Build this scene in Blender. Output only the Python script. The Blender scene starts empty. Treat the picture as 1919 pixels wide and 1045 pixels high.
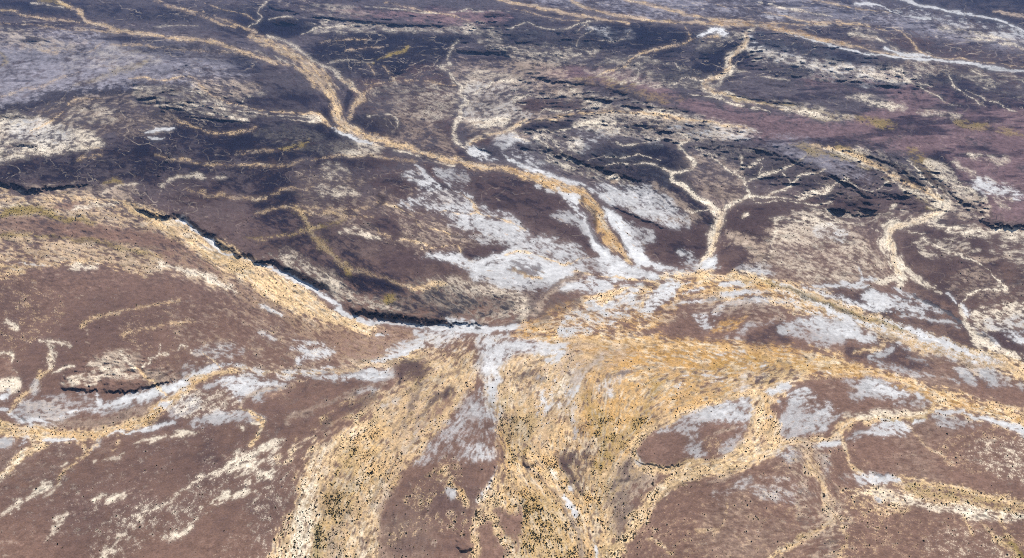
import bpy, math, random
import numpy as np

# ---------------------------------------------------------------- camera, sky, sun, exposure
C = bpy.context.scene
col = C.collection
R = math.radians
ALT = 450.0                      # aircraft height above the plain, metres
PITCH = R(25.0)                  # look-down angle
HFOV = R(52.0)
FPX = 1919 / 2 / math.tan(HFOV / 2)   # focal length in photograph pixels
cam_data = bpy.data.cameras.new("camera")
cam_data.angle = HFOV
cam_data.sensor_fit = 'HORIZONTAL'
cam_data.clip_start = 1.0
cam_data.clip_end = 200000.0
cam = bpy.data.objects.new("camera", cam_data)
col.objects.link(cam)
cam.location = (0, 0, ALT)
cam.rotation_euler = (R(90) - PITCH, 0, 0)
C.camera = cam

HAZE = 0.00005
SUN_EL, SUN_AZ = R(44), R(12)    # sun behind the far plain, a little to the right
world = bpy.data.worlds.new("World")
C.world = world
world.use_nodes = True
wn = world.node_tree
wn.nodes.clear()
wo = wn.nodes.new('ShaderNodeOutputWorld')
bg = wn.nodes.new('ShaderNodeBackground')
sky = wn.nodes.new('ShaderNodeTexSky')
sky.sky_type = 'NISHITA'
sky.sun_disc = False
sky.sun_elevation = SUN_EL
sky.sun_rotation = SUN_AZ
sky.altitude = 500
bg.inputs['Strength'].default_value = 0.09
wn.links.new(sky.outputs[0], bg.inputs[0])
wn.links.new(bg.outputs[0], wo.inputs[0])
sd = bpy.data.lights.new("sun", 'SUN')
sd.energy = 4.6
sd.angle = R(0.5)
sd.color = (1.0, 0.955, 0.89)
sun = bpy.data.objects.new("sun", sd)
col.objects.link(sun)
sun.rotation_euler = (R(90) - SUN_EL, 0, -SUN_AZ + math.pi)
sun.rotation_euler = (-(R(90) - SUN_EL), 0, -SUN_AZ)
C.view_settings.view_transform = 'Standard'
C.view_settings.look = 'None'
C.view_settings.gamma = 1
C.view_settings.exposure = 0.3
C.render.engine = 'CYCLES'
C.cycles.use_denoising = False
C.cycles.max_bounces = 4
C.cycles.diffuse_bounces = 2
C.cycles.volume_bounces = 0
C.cycles.pixel_filter_type = 'BLACKMAN_HARRIS'
C.cycles.filter_width = 0.9
# ---------------------------------------------------------------- survey of the ground
# The survey is read off in image coordinates of the photograph and carried to the
# plain through the camera's height and tilt (see place()).
U0, U1, V0, V1, ST = -150.0, 2070.0, -70.0, 1180.0, 1.25
NU, NV = int((U1 - U0) / ST) + 1, int((V1 - V0) / ST) + 1
gu = U0 + ST * np.arange(NU)
gv = V0 + ST * np.arange(NV)
GU, GV = np.meshgrid(gu.astype(np.float32), gv.astype(np.float32))
rng = np.random.default_rng(11)


_w = 1 / np.clip(.30 + .70 * gv / 620, .28, 1.15)            # noise grows finer with distance
YW = (np.cumsum(_w) / _w.sum() * .9999).astype(np.float32)


def lattice(nx, ny, seed):
    """smooth random field from an (ny, nx) lattice, cubic-ish interpolation"""
    r = np.random.default_rng(seed).standard_normal((ny + 3, nx + 3)).astype(np.float32)
    def ax(n, m):
        t = np.linspace(0, m, n, endpoint=False).astype(np.float32)
        i = t.astype(int); f = t - i
        return i, f * f * (3 - 2 * f)
    t = YW * ny; iy = np.minimum(t.astype(int), ny); fy = t - iy; fy = fy * fy * (3 - 2 * fy)
    iy = iy.astype(int)
    ix, fx = ax(NU, nx)
    a = r[iy][:, ix]; b = r[iy][:, ix + 1]; c = r[iy + 1][:, ix]; d = r[iy + 1][:, ix + 1]
    fx = fx[None, :]; fy = fy[:, None]
    o = (a * (1 - fx) + b * fx) * (1 - fy) + (c * (1 - fx) + d * fx) * fy
    return o


def fractal(sx, sy, octs, seed, gain=0.55):
    """noise with a coarsest cell of sx by sy pixels"""
    o = 0; a = 1
    for k in range(octs):
        o = o + a * lattice(max(2, int((U1 - U0) / sx * 2 ** k)), max(2, int((V1 - V0) / sy * 2 ** k)), seed + k)
        a *= gain
    return norm(o)


def norm(a):
    a = a - a.mean()
    return (a / a.std()).astype(np.float32)


def blur(a, s):
    """gaussian blur by FFT, sigma in photograph pixels"""
    s = s / ST
    fy = np.fft.fftfreq(a.shape[0])[:, None]; fx = np.fft.rfftfreq(a.shape[1])[None, :]
    k = np.exp(-2 * (math.pi * s) ** 2 * (fx * fx + fy * fy))
    return np.fft.irfft2(np.fft.rfft2(a) * k, a.shape).astype(np.float32)


def parse(s):
    """'x,y,w x,y,w ...' -> array; a missing w repeats the last one"""
    out = []; w = 4.0
    for t in s.split():
        q = [float(z) for z in t.split(',')]
        if len(q) > 2: w = q[2]
        out.append((q[0], q[1], w))
    return np.array(out, float)


def spline(P, closed=False, n=5):
    """Catmull-Rom through the points"""
    if len(P) < 3: return P
    if closed: Q = np.vstack([P[-1], P, P[0], P[1]])
    else: Q = np.vstack([2 * P[0] - P[1], P, 2 * P[-1] - P[-2]])
    out = []
    for i in range(1, len(Q) - 2):
        for k in range(n):
            t = k / n
            out.append(0.5 * (2 * Q[i] + (Q[i + 1] - Q[i - 1]) * t + (2 * Q[i - 1] - 5 * Q[i] + 4 * Q[i + 1] - Q[i + 2]) * t * t
                              + (3 * Q[i] - Q[i - 1] - 3 * Q[i + 1] + Q[i + 2]) * t ** 3))
    out.append(P[0] if closed else P[-1])
    return np.array(out)


# domain warp that gives traced edges their natural raggedness
PERS = np.clip(.42 + .58 * GV / 560, .4, 1)          # far things are drawn smaller
WX = GU + PERS * (4.0 * lattice(90, 70, 1) + 1.8 * lattice(300, 260, 2) + .8 * lattice(800, 700, 5))
WY = GV + PERS * (2.6 * lattice(90, 80, 3) + 1.3 * lattice(300, 300, 4) + .7 * lattice(800, 800, 6))


def window(x0, x1, y0, y1):
    i0 = max(0, int((x0 - U0) / ST)); i1 = min(NU, int((x1 - U0) / ST) + 2)
    j0 = max(0, int((y0 - V0) / ST)); j1 = min(NV, int((y1 - V0) / ST) + 2)
    return slice(j0, max(j0, j1)), slice(i0, max(i0, i1))


def stroke_sd(P, pad, X, Y):
    """signed distance (positive inside) to a stroke of varying half-width, over its window"""
    m = P[:, 2].max() + pad
    W = window(P[:, 0].min() - m, P[:, 0].max() + m, P[:, 1].min() - m, P[:, 1].max() + m)
    out = np.full(X[W].shape, -1e3, np.float32)
    oy, ox = W[0].start, W[1].start
    for a, b in zip(P[:-1], P[1:]):
        mm = max(a[2], b[2]) + pad
        w = window(min(a[0], b[0]) - mm, max(a[0], b[0]) + mm, min(a[1], b[1]) - mm, max(a[1], b[1]) + mm)
        x = X[w]; y = Y[w]
        if x.size == 0: continue
        d = b[:2] - a[:2]; L = max(float(d @ d), 1e-6)
        t = np.clip(((x - a[0]) * d[0] + (y - a[1]) * d[1]) / L, 0, 1)
        s = (a[2] + (b[2] - a[2]) * t) - np.hypot(x - a[0] - t * d[0], y - a[1] - t * d[1])
        loc = (slice(w[0].start - oy, w[0].stop - oy), slice(w[1].start - ox, w[1].stop - ox))
        np.maximum(out[loc], s, out=out[loc])
    return W, out


def poly_sd(P, pad, X, Y):
    W = window(P[:, 0].min() - pad, P[:, 0].max() + pad, P[:, 1].min() - pad, P[:, 1].max() + pad)
    x = X[W]; y = Y[W]
    ins = np.zeros(x.shape, bool); dm = np.full(x.shape, 1e9, np.float32)
    for a, b in zip(P, np.roll(P, -1, 0)):
        d = b[:2] - a[:2]; L = max(float(d @ d), 1e-6)
        t = np.clip(((x - a[0]) * d[0] + (y - a[1]) * d[1]) / L, 0, 1)
        dm = np.minimum(dm, (x - a[0] - t * d[0]) ** 2 + (y - a[1] - t * d[1]) ** 2)
        if a[1] != b[1]:
            c = ((a[1] > y) != (b[1] > y)) & (x < (b[0] - a[0]) * (y - a[1]) / (b[1] - a[1]) + a[0])
            ins ^= c
    dm = np.sqrt(dm)
    return W, np.where(ins, dm, -dm).astype(np.float32)


def zcov(c):
    """normal quantile, to turn a coverage fraction into a threshold"""
    c = min(max(c, .001), .999); lo, hi = -5., 5.
    for _ in range(40):
        m = (lo + hi) / 2
        if 0.5 * (1 + math.erf(m / 2 ** .5)) < c: lo = m
        else: hi = m
    return lo


CLS = 'bdplsgwqctkvr'            # the kinds of ground
PAL = {                          # real-world base colours (linear)
    'b': (.208, .124, .090),     # brown desert gravel
    'd': (.013, .011, .019),     # dark basalt gravel
    'p': (.180, .112, .112),     # pinkish gravel
    'l': (.235, .215, .235),     # grey gravel
    's': (.700, .490, .265),     # tan sand
    'g': (.500, .285, .095),     # golden sand
    'w': (.790, .780, .755),     # salt crust
    'q': (.440, .425, .410),     # thin grey salt over silt
    'c': (.780, .670, .510),     # cream silt
    't': (.370, .280, .205),     # taupe silt
    'k': (.022, .014, .012),     # dark rock; its P mottles are small hill shadows put into the colour
    'v': (.250, .180, .055),     # dry grass, olive yellow
    'r': (.072, .046, .043),     # dark brown gravel
}
# One line per traced feature, in image coordinates of the 1919 x 1045 photograph.
# S stroke (x,y,half-width), P outline, C cliff, H hill, B badland bumps.
# kinds: b d p l s g w q c t k v r;  a raggedness, f edge softness, c cover, o opacity, n noise
SURVEY = '''
# ---- the way water has run, for the grain of the ground
F : 890,660,26 850,740,30 790,830,36 730,920,38 690,1000,36 670,1100,36
F : 870,650,14 770,710,22 680,790,26 610,880,32 570,980,34 550,1100,34
F : 620,760,26 470,840,28 330,930,30 200,1020,30 100,1100,30
F : 360,810,24 200,890,26 60,950,26 -60,1000,24
F : 420,880,20 260,970,20 140,1050,20
F : 925,720,16 940,800,20 980,880,26 1060,970,30 1120,1080,30
F : 1070,660,22 1030,740,26 970,820,24 950,900,24 940,1000,24 950,1100,24
F : 1300,760,20 1200,830,28 1150,900,34 1120,1000,34 1110,1100,34
F : 1130,700,16 1120,780,22 1120,870,24
F : 1500,690,26 1380,730,24 1260,770,24
F : 0,400,20 250,430,26 450,520,32 640,640,26 760,690,20
F : -60,470,16 250,490,22 440,560,26 600,660,22
F : -100,560,20 300,590,26 600,690,16
F : 1560,570,20 1760,640,24 1950,710,24
F : 860,800,26 780,880,30 740,960,30 740,1080,30
F : 900,960,18 880,1080,20
F : 1300,950,26 1400,960,26 1500,990,20
F : 1650,870,26 1800,900,26 1980,930,26
F : 1580,990,24 1800,1010,26 1980,1040,26
F : 640,400,16 760,470,20 860,560,20
F : 880,350,16 960,400,16 1080,460,16
F : 1130,340,16 1220,390,18 1300,440,18
F : 1000,270,16 1120,310,16 1250,370,16
# ---- broad tints of the plain
P r c=.75 a=40 f=60 n=i : -150,330 240,345 480,470 640,560 900,590 1010,590 1000,480 860,400 760,300 600,240 300,200 -150,220
P d c=.55 a=30 f=60 n=i o=.95 : -150,160 130,175 280,140 420,120 560,190 640,260 680,330 620,370 540,400 380,330 200,345 -150,345
P d c=.9 a=10 f=24 n=i o=.95 : -20,175 60,165 180,150 260,145 280,175 200,190 120,200 60,205 0,225 -60,225
P d c=.85 a=12 f=20 n=m o=.95 : 300,185 380,200 430,230 500,225 560,240 620,245 650,280 560,300 420,280 330,260 280,230
P d c=.6 a=12 f=30 n=i o=.95 : 480,400 560,400 640,450 700,500 640,530 560,500 470,460
P l c=.97 a=14 f=40 n=i : -100,60 60,70 180,62 400,100 480,120 420,150 330,150 260,150 120,165 20,190 -100,190
P d c=.6 a=10 f=20 n=i o=.95 : 200,60 330,85 480,110 470,125 380,110 250,95
P d c=.75 a=12 f=30 n=i o=.95 : 100,5 250,15 520,20 480,60 360,40 240,35 160,30 80,28 0,22 0,8
P d c=.95 a=8 f=16 n=i o=.95 : 575,100 640,62 760,60 900,70 980,60 960,85 860,80 850,100 800,130 720,150 680,150 600,125
P d c=.9 a=8 f=14 n=i o=.95 : 480,30 560,40 590,50 560,64 500,66 470,50
P r c=.8 a=20 f=30 n=i : 660,170 760,140 830,130 850,200 850,260 860,310 740,270 690,230
P d c=.7 a=8 f=14 n=i o=.6 : 665,225 700,215 740,235 745,255 700,250 665,240
P d c=.75 a=16 f=24 n=i o=.95 : 960,20 1100,40 1300,60 1420,70 1400,120 1300,165 1180,150 1040,130 940,120 900,60
P l c=.8 a=16 f=30 n=i : 1020,-30 1300,-30 1600,10 1919,80 2100,90 2100,120 1919,110 1700,60 1560,50 1400,30 1200,20 1060,10
P d c=.7 a=12 f=30 n=i o=.95 : 1640,-30 2100,-30 2100,60 1919,50 1800,30
P r c=.7 a=12 f=30 n=i : 1500,30 1700,70 1919,100 2100,110 2100,190 1919,160 1700,130 1560,60
P p c=.92 a=14 f=18 n=i o=.85 : 1030,128 1120,122 1200,140 1290,182 1400,205 1500,225 1560,240 1660,180 1500,150 1700,152 1919,185 2100,200 2100,480 1919,415 1840,398 1790,340 1720,285 1600,270 1540,275 1430,262 1330,225 1260,195 1180,170 1080,152 1020,148
P p c=.85 a=8 f=12 n=i : 560,10 650,14 740,22 820,18 900,20 950,38 900,45 800,38 700,32 600,22
P p c=.7 a=5 f=9 n=i : 840,22 900,18 950,25 960,34 900,36 840,32
P d c=.8 a=16 f=24 n=i o=.95 : 1060,300 1100,280 1200,275 1290,290 1290,350 1330,400 1360,420 1310,420 1210,370 1120,330
P d c=.88 a=10 f=18 n=i o=.95 : 1130,270 1190,262 1240,270 1265,300 1250,325 1180,318 1140,300
P r c=.95 a=10 f=20 n=i : 860,325 950,320 1030,340 1080,385 1110,450 1105,470 1050,445 1000,420 930,380 880,355
P r c=.95 a=8 f=16 n=i : 1150,395 1230,425 1300,410 1330,460 1300,490 1230,490 1190,450
P r c=.9 a=8 f=16 n=i : 1370,400 1480,365 1600,370 1650,400 1560,420 1480,430 1440,500 1400,520 1350,480 1370,440
P r c=.9 a=12 f=20 n=i : 1700,430 1780,425 1919,440 2100,470 2100,600 1919,600 1800,590 1740,560 1700,520 1690,480
P d c=.6 a=12 f=20 n=i o=.6 : 1560,330 1640,350 1740,370 1800,400 1780,420 1700,400 1600,400 1540,370
P d c=.9 a=6 f=14 n=i o=.95 : 1735,285 1775,292 1800,330 1830,360 1850,378 1820,372 1785,340 1750,310
P l c=.85 a=10 f=22 n=i o=.8 : 1480,262 1560,275 1600,300 1640,340 1580,330 1520,310 1440,280
P b c=.8 a=30 f=60 n=i o=.8 : -100,505 200,500 380,530 470,590 560,660 400,680 200,690 -100,680
P r c=.6 a=30 f=60 n=i o=.5 : -100,620 300,600 640,700 600,900 400,1000 -100,900
P t c=.35 a=16 f=16 n=s o=.6 : 330,600 450,590 560,640 640,680 560,690 400,660
P r c=.8 a=16 f=24 n=i : 1250,560 1500,570 1640,640 1919,720 2100,760 2100,640 1919,610 1700,560 1450,540
# ---- mottled country
P t c=.45 a=10 f=12 n=s o=.7 : -60,62 30,60 100,78 160,80 120,92 30,84 -60,80
P c c=.35 a=8 f=12 n=s o=.5 : 0,60 40,64 90,78 140,85 90,90 30,80
P c c=.38 a=7 f=9 n=m o=.55 : 130,105 200,85 240,100 300,110 250,125 180,120 120,125
P c c=.34 a=3.5 f=5 n=m o=.7 : 360,150 420,150 480,165 500,175 430,185 390,170
P t c=.6 a=8 f=10 n=m o=.8 : 370,148 450,150 490,165 450,180 400,172
P c c=.45 a=4.5 f=5 n=s o=.85 : 260,160 310,160 360,165 400,185 460,200 480,215 450,225 400,215 340,205 290,200 250,195
P k c=.28 a=3.5 f=4 n=s o=.5 : 250,175 300,160 350,165 380,185 360,205 320,195 270,195
P t c=.4 a=9 f=12 n=m o=.6 : 120,190 240,180 320,210 300,245 180,250 120,240 60,220
P c c=.32 a=5 f=7 n=s o=.7 : 140,205 200,200 210,225 160,230 130,225
P c c=.75 a=7 f=10 n=m : -40,225 40,215 110,235 180,250 190,270 120,285 50,292 0,305 -60,310
P w c=0.72 a=8 f=26 n=i o=.55 : 20,240 60,235 110,245 125,258 80,262 30,258
P c c=.3 a=4 f=6 n=s o=.7 : 480,250 560,235 620,268 680,285 640,290 560,270
P c c=.55 a=5 f=7 n=m o=.8 : 620,268 680,262 720,275 690,285 640,282
P t c=.5 a=6 f=8 n=m o=.6 : 700,210 760,205 820,240 850,290 800,280 740,260
P c c=.3 a=3.5 f=5 n=s o=.55 : 690,175 760,155 850,170 845,220 790,225 720,200
P c c=.32 a=4 f=5 n=s o=.8 : 575,30 640,35 760,50 870,52 880,60 700,56 590,60 565,45
P c c=.30 a=3 f=4 n=s o=.7 : 560,12 640,10 700,25 620,28
P c c=.32 a=5 f=6 n=s o=.75 : 870,45 960,55 1060,70 1130,95 1060,120 960,110 900,80
P w c=0.12 a=4 f=5 n=s o=.8 : 980,50 1080,50 1180,62 1130,80 1020,75
P t c=.6 a=10 f=12 n=m o=.8 : 855,125 960,115 1040,125 1100,180 1040,235 960,255 880,240 880,180
P c c=.42 a=5 f=6 n=m o=.75 : 880,135 980,150 1000,185 960,230 900,225 870,190
P q c=0.26 a=5 f=7 n=m o=.7 : 880,160 960,165 1000,210 930,235 870,220
P r c=.95 a=3 f=4 n=m : 965,190 1010,182 1070,183 1105,190 1090,203 1020,208 975,202
P d c=.9 a=3 f=4 n=m o=.95 : 965,232 1030,225 1080,228 1040,245 985,248
P r c=.9 a=3 f=4 n=m : 875,255 905,250 920,262 905,275 880,272
P c c=.34 a=4 f=5 n=m o=.8 : 1060,100 1180,105 1300,130 1350,160 1260,160 1140,150
P k c=.30 a=4 f=4 n=s o=.5 : 1060,155 1140,165 1210,185 1290,205 1240,215 1150,205 1090,180
P c c=.34 a=3.6 f=4 n=m o=.8 : 1060,165 1140,175 1210,195 1290,212 1220,222 1130,210 1060,185
P c c=.7 a=6 f=8 n=s o=.85 : 1080,225 1180,208 1290,215 1400,238 1400,252 1320,262 1240,262 1160,250 1100,245
P t c=.6 a=5 f=7 n=s o=.7 : 1180,225 1300,225 1420,245 1380,262 1260,262
P d c=.36 a=4 f=5 n=s o=.95 : 1150,222 1250,228 1330,240 1300,255 1200,250
P w c=0.20 a=5 f=6 n=m o=.7 : 1260,240 1340,235 1420,245 1400,262 1320,268
P q c=0.22 a=6 f=8 n=s o=.8 : 1000,255 1090,245 1180,255 1240,270 1160,285 1060,280
P c c=.4 a=4 f=5 n=m o=.9 : 1005,248 1060,250 1090,265 1085,282 1050,290 1020,275
P w c=0.22 a=4 f=5 n=m o=.8 : 955,265 1000,268 1050,290 1060,310 1010,310 970,290
P k c=.5 a=4.5 f=5 n=m o=.7 : 1000,268 1060,285 1140,310 1210,335 1200,352 1120,335 1050,312 1000,290
P c c=.28 a=3 f=4 n=s o=.8 : 1010,278 1080,292 1160,325 1190,345 1130,338 1060,318
P q c=0.24 a=6 f=8 n=s o=.6 : 1090,262 1190,300 1260,330 1240,345 1180,335 1110,300
P t c=.55 a=8 f=10 n=s o=.75 : 1280,290 1340,300 1395,335 1360,385 1320,365 1275,330
P c c=.36 a=3.6 f=4 n=m o=.8 : 1300,268 1360,272 1420,280 1480,300 1400,300 1320,290
P d c=.4 a=4 f=5 n=s o=.95 : 1290,262 1380,270 1460,285 1560,330 1500,350 1420,320 1340,285
P t c=.4 a=5 f=6 n=s o=.7 : 1400,290 1500,310 1620,370 1640,380 1540,360 1440,330
P t c=.75 a=12 f=16 n=m o=.85 : 1440,440 1520,420 1600,425 1640,470 1670,510 1600,530 1500,530 1420,500
P c c=.36 a=8 f=10 n=m o=.6 : 1460,430 1560,425 1620,460 1640,500 1540,520 1460,490
P w c=0.30 a=4 f=5 n=m o=.75 : 1530,425 1570,422 1590,438 1560,445 1535,440
P c c=.42 a=5 f=6 n=s o=.75 : 1490,400 1600,398 1700,400 1690,412 1620,420 1540,420
P k c=.3 a=4 f=5 n=s o=.5 : 1580,360 1680,368 1740,385 1700,400 1620,402 1570,390
P c c=.95 a=2.5 f=3 n=m : 1668,372 1682,378 1690,390 1704,396 1680,396 1660,388 1672,384
P v c=.55 a=4 f=5 n=s o=.8 : 1560,275 1620,285 1700,340 1750,370 1770,390 1740,385 1680,345 1600,305
P c c=.42 a=4 f=5 n=s o=.85 : 1600,275 1680,300 1740,340 1790,385 1750,385 1690,350 1630,310
P v c=.4 a=4 f=5 n=m o=.8 : 1700,280 1725,285 1750,320 1775,360 1760,370 1730,330
P d c=.34 a=4 f=5 n=s o=.95 : 1620,290 1700,300 1770,350 1800,390 1740,370 1660,330
P c c=.62 a=4 f=5 n=s o=.85 : 1735,300 1770,310 1800,340 1850,385 1820,410 1790,395 1770,360 1750,330
P t c=.5 a=4 f=5 n=s o=.8 : 1780,370 1850,385 1840,400 1790,410 1760,400
P c c=.38 a=4 f=5 n=s o=.8 : 1790,300 1830,330 1860,340 1900,360 1880,390 1840,350
P w c=0.72 a=5 f=7 n=m : 1830,335 1865,345 1919,360 2000,370 1900,366 1850,362 1835,350
P c c=.7 a=4 f=5 n=m : 1815,290 1850,294 1885,299 1870,304 1835,300
P c c=.5 a=3 f=5 n=m : 1780,435 1840,425 1919,428 2000,435 1919,442 1840,440
P c c=.32 a=5 f=6 n=s o=.7 : 1730,450 1790,455 1830,470 1780,480 1730,475
P t c=.34 a=9 f=10 n=m o=.7 : 1790,520 1880,520 2000,560 1980,610 1900,600 1820,560
P c c=.3 a=5 f=6 n=s o=.7 : 1860,450 2000,460 2000,520 1919,500 1870,480
P c c=.3 a=4 f=6 n=m o=.7 : 1600,175 1690,195 1685,205 1620,190
P c c=.85 a=3 f=4 n=m : 1588,178 1640,186 1680,196 1686,202 1650,200 1610,190
P c c=.5 a=3 f=4 n=m : 1720,206 1770,210 1800,216 1780,220 1740,214
P v c=.55 a=3 f=4 n=m o=.8 : 1600,218 1640,222 1680,232 1660,238 1620,228
P v c=.5 a=3 f=4 n=m o=.8 : 1480,200 1560,212 1590,220 1540,220
P v c=.45 a=4 f=4 n=m o=.7 : 1790,225 1860,235 1930,255 1880,245 1810,238
P c c=.5 a=3 f=4 n=s o=.7 : 1440,186 1520,198 1600,222 1540,218 1470,205
P v c=.5 a=4 f=5 n=s o=.8 : 1480,268 1560,280 1640,300 1600,302 1520,285
P v c=.4 a=4 f=5 n=m o=.6 : 1080,148 1160,152 1240,180 1290,182 1240,190 1150,165
P k c=.38 a=4 f=4 n=s o=.5 : 1400,58 1500,72 1600,110 1560,140 1480,130 1420,100
P w c=0.18 a=4 f=4 n=m : 1405,62 1480,66 1540,85 1600,105 1640,130 1560,150 1460,130 1410,100
P c c=.42 a=4 f=4 n=s o=.8 : 1400,90 1500,110 1600,125 1720,140 1700,152 1560,150 1450,135
P w c=0.22 a=3.5 f=4 n=s o=.8 : 1560,140 1640,150 1700,158 1640,164 1570,154
P d c=.3 a=4 f=5 n=s o=.95 : 1430,120 1560,140 1700,160 1760,170 1640,162 1480,150
P c c=.3 a=4 f=5 n=s o=.7 : 1640,110 1740,118 1800,140 1760,160 1680,145
P d c=.5 a=7 f=8 n=s o=.95 : 1720,150 1830,140 1900,170 1919,200 1840,195 1760,180
P c c=.25 a=4 f=4 n=s o=.7 : 1800,130 1919,150 1990,180 1919,185 1840,160
P c c=.34 a=5 f=5 n=s o=.75 : 1340,45 1380,50 1390,70 1340,75 1310,66
P w c=0.42 a=3 f=4 n=m : 1155,70 1180,58 1190,66 1175,72
P c c=.4 a=4 f=4 n=m o=.8 : 1300,80 1350,75 1345,95 1310,95
P c c=.35 a=4 f=5 n=m o=.8 : 1590,55 1640,60 1690,95 1740,100 1700,108 1640,90
P c c=.34 a=5 f=5 n=s o=.7 : 1760,45 1860,60 1919,85 1850,75 1780,60
P w c=0.22 a=4 f=4 n=s o=.7 : 1620,8 1760,25 1919,60 1919,75 1760,40 1640,20
P d c=.45 a=4 f=6 n=s o=.95 : 1470,40 1560,48 1600,52 1580,72 1500,68
P q c=0.22 a=5 f=6 n=s o=.7 : 1370,20 1500,30 1560,45 1480,45 1390,32
P t c=.6 a=8 f=14 n=m o=.6 : 800,535 900,520 990,545 1010,590 900,600 800,592 740,570
P t c=.3 a=8 f=9 n=i o=.7 : 480,470 560,480 640,530 700,550 900,560 980,585 860,590 700,575 620,530
P c c=.42 a=6 f=8 n=m o=.7 : 500,478 560,490 640,540 740,575 700,572 640,558 560,510
P c c=.34 a=5 f=7 n=s o=.6 : 760,530 840,525 980,560 1000,590 900,590 800,560
P d c=.36 a=7 f=9 n=s o=.95 : 650,520 760,520 860,560 960,570 900,582 760,575 680,545
P t c=.34 a=10 f=12 n=s o=.6 : 560,330 680,340 780,400 860,440 820,470 720,440 600,400
P c c=.36 a=4 f=5 n=m o=.8 : 605,310 640,312 645,330 610,335
P c c=.62 a=4 f=5 n=m o=.85 : 585,352 640,350 680,362 650,366 600,362
P t c=.5 a=6 f=8 n=m o=.7 : 740,400 800,420 860,450 830,455 770,440
P t c=.45 a=12 f=16 n=m o=.7 : 780,360 880,400 980,450 1010,500 900,470 820,430
# ---- the darkest ground
P d c=.85 a=5 f=8 n=m o=.85 : 1110,285 1180,272 1260,280 1290,310 1300,350 1335,400 1300,398 1240,360 1180,335 1120,315
P d c=.6 a=5 f=6 n=m o=.85 : 1400,290 1470,300 1540,335 1500,352 1440,348 1400,330
P d c=.75 a=5 f=6 n=m o=.85 : 955,62 1060,56 1130,70 1140,90 1060,85 955,82
P d c=.8 a=5 f=6 n=m o=.8 : 1150,48 1260,52 1330,62 1300,82 1220,92 1165,82
P d c=.85 a=4 f=5 n=m o=.85 : 1330,85 1380,80 1388,100 1340,122 1285,118
P d c=.6 a=4 f=5 n=m o=.85 : 1240,120 1340,128 1345,145 1260,150
P d c=.62 a=4 f=4 n=m o=.9 : 1420,60 1520,73 1600,106 1570,114 1480,97 1430,85
P d c=.6 a=4 f=5 n=m o=.85 : 1565,92 1640,100 1700,112 1660,122 1600,116
P d c=.7 a=4 f=5 n=m o=.85 : 1440,120 1510,128 1505,142 1450,138
P d c=.9 a=3 f=4 n=m o=.9 : 482,40 520,32 575,42 592,54 550,64 500,60
P d c=.72 a=7 f=10 n=m o=.8 : 480,238 560,228 640,235 660,268 600,290 500,295 440,275
P d c=.6 a=9 f=14 n=m o=.8 : 270,262 420,268 500,290 420,330 300,325 150,330 -20,338 -20,312 120,298
P d c=.8 a=4 f=6 n=m o=.8 : 664,218 705,214 745,228 752,246 715,248 676,240
P d c=.6 a=7 f=9 n=m o=.8 : 400,330 500,320 560,345 540,385 460,375
P d c=.5 a=7 f=9 n=m o=.7 : 1500,350 1600,345 1640,370 1580,378
# ---- small wiggly lines and gullies of the upper plain
S s a=2.2 f=3 n=f : 110,2,5 150,22,8 160,36,7 195,48,7 250,60,6 330,70,7 400,78,8 440,92,7 500,112,6
S v a=3 f=4 n=f o=.7 : 70,0,3 110,4,4 130,12,3
S s a=2.4 f=3 n=f : -60,14,2 10,18 45,27,3 100,36,3 150,40,3
S s a=2.4 f=3 n=f : -60,42,1 20,43 70,46,2 130,54,3 190,57,2 230,60,2
S c a=2 f=3 n=s o=.8 : 60,6,1 90,8,2 120,14,2
S c a=2 f=3 n=s o=.6 : 285,50,2 330,48,3 370,50,1
S s a=2.2 f=3 n=f : 205,84,1 260,84,2 330,92,2 400,97,2 445,98,2 480,106,4 520,118,6
S s a=2 f=3 n=f : 75,95,1 110,98,2 160,96,1 200,80,1
S s a=2.5 f=3 n=f o=.9 : 400,30,1 430,40,3 480,62,5
S s a=2.6 f=3 n=f : 290,2,2 350,20,3 400,38,4 440,52,4
S s a=1.6 f=2 n=f : 300,0,2 320,10 380,25,3
S s a=1.2 f=2 n=f : 385,5,1 400,12,1.5 430,20 460,28 480,38,2
S c a=1 f=2 n=f : 500,4,2 487,14 484,24 492,32,1.5 478,42,2 466,50,2
S s a=2 f=3 n=f o=.8 : -60,195,1 0,182,2 40,168 80,160,2 120,143,2 150,135,1
S v a=4 f=5 n=f o=.45 : 140,160,3 200,140,6 260,120,8 280,110,4
S v a=3 f=4 n=f o=.7 : 0,100,3 10,115,5 0,125,2
S s a=1.8 f=2 n=f : 240,147,1 270,146,2 300,150,2 345,144,2 372,150,2 382,165,2.5 400,180,2.5 440,195,2 490,207,2.5
S s a=1.2 f=2 n=f o=.9 : 120,205,1 135,190,2 160,184,1.5 190,183,1
S s a=1.8 f=2 n=f : 60,245,1 100,225,2 120,205,2
S c a=1.5 f=3 n=s : 325,190,1 370,196,2 430,206,3 500,215,2
S c a=1.5 f=3 n=s : 330,200,1 400,212,3 460,222,2
S w a=1 f=2 n=m : 270,246,1 300,240,2 325,238,1.5
S w a=1 f=2 n=m o=.8 : 275,255,1 305,256,1.5
S s a=2 f=2.5 n=f : 330,225,1 350,232,3 380,243,2 430,250,2 480,240,3
S s a=2.2 f=3 n=f o=.8 : 150,275,1 185,275 190,290,1 160,296,2 150,300,1
S s a=2.2 f=2.5 n=f o=.8 : 290,292,1 350,300,3 420,308,2 500,308,1
S s a=2.2 f=2.5 n=f o=.6 : 470,310,2 530,308,2 590,297,2 640,290,2 700,290,2 760,300,2 780,306,1
S s a=2.2 f=2.5 n=f o=.6 : 440,285,1 500,281,2 560,276,1
S v a=2 f=3 n=f : 520,280,2 575,267,3
S s a=2.2 f=2.5 n=f o=.6 : 470,375,2 510,368,2 535,355,2 590,353,2
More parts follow.
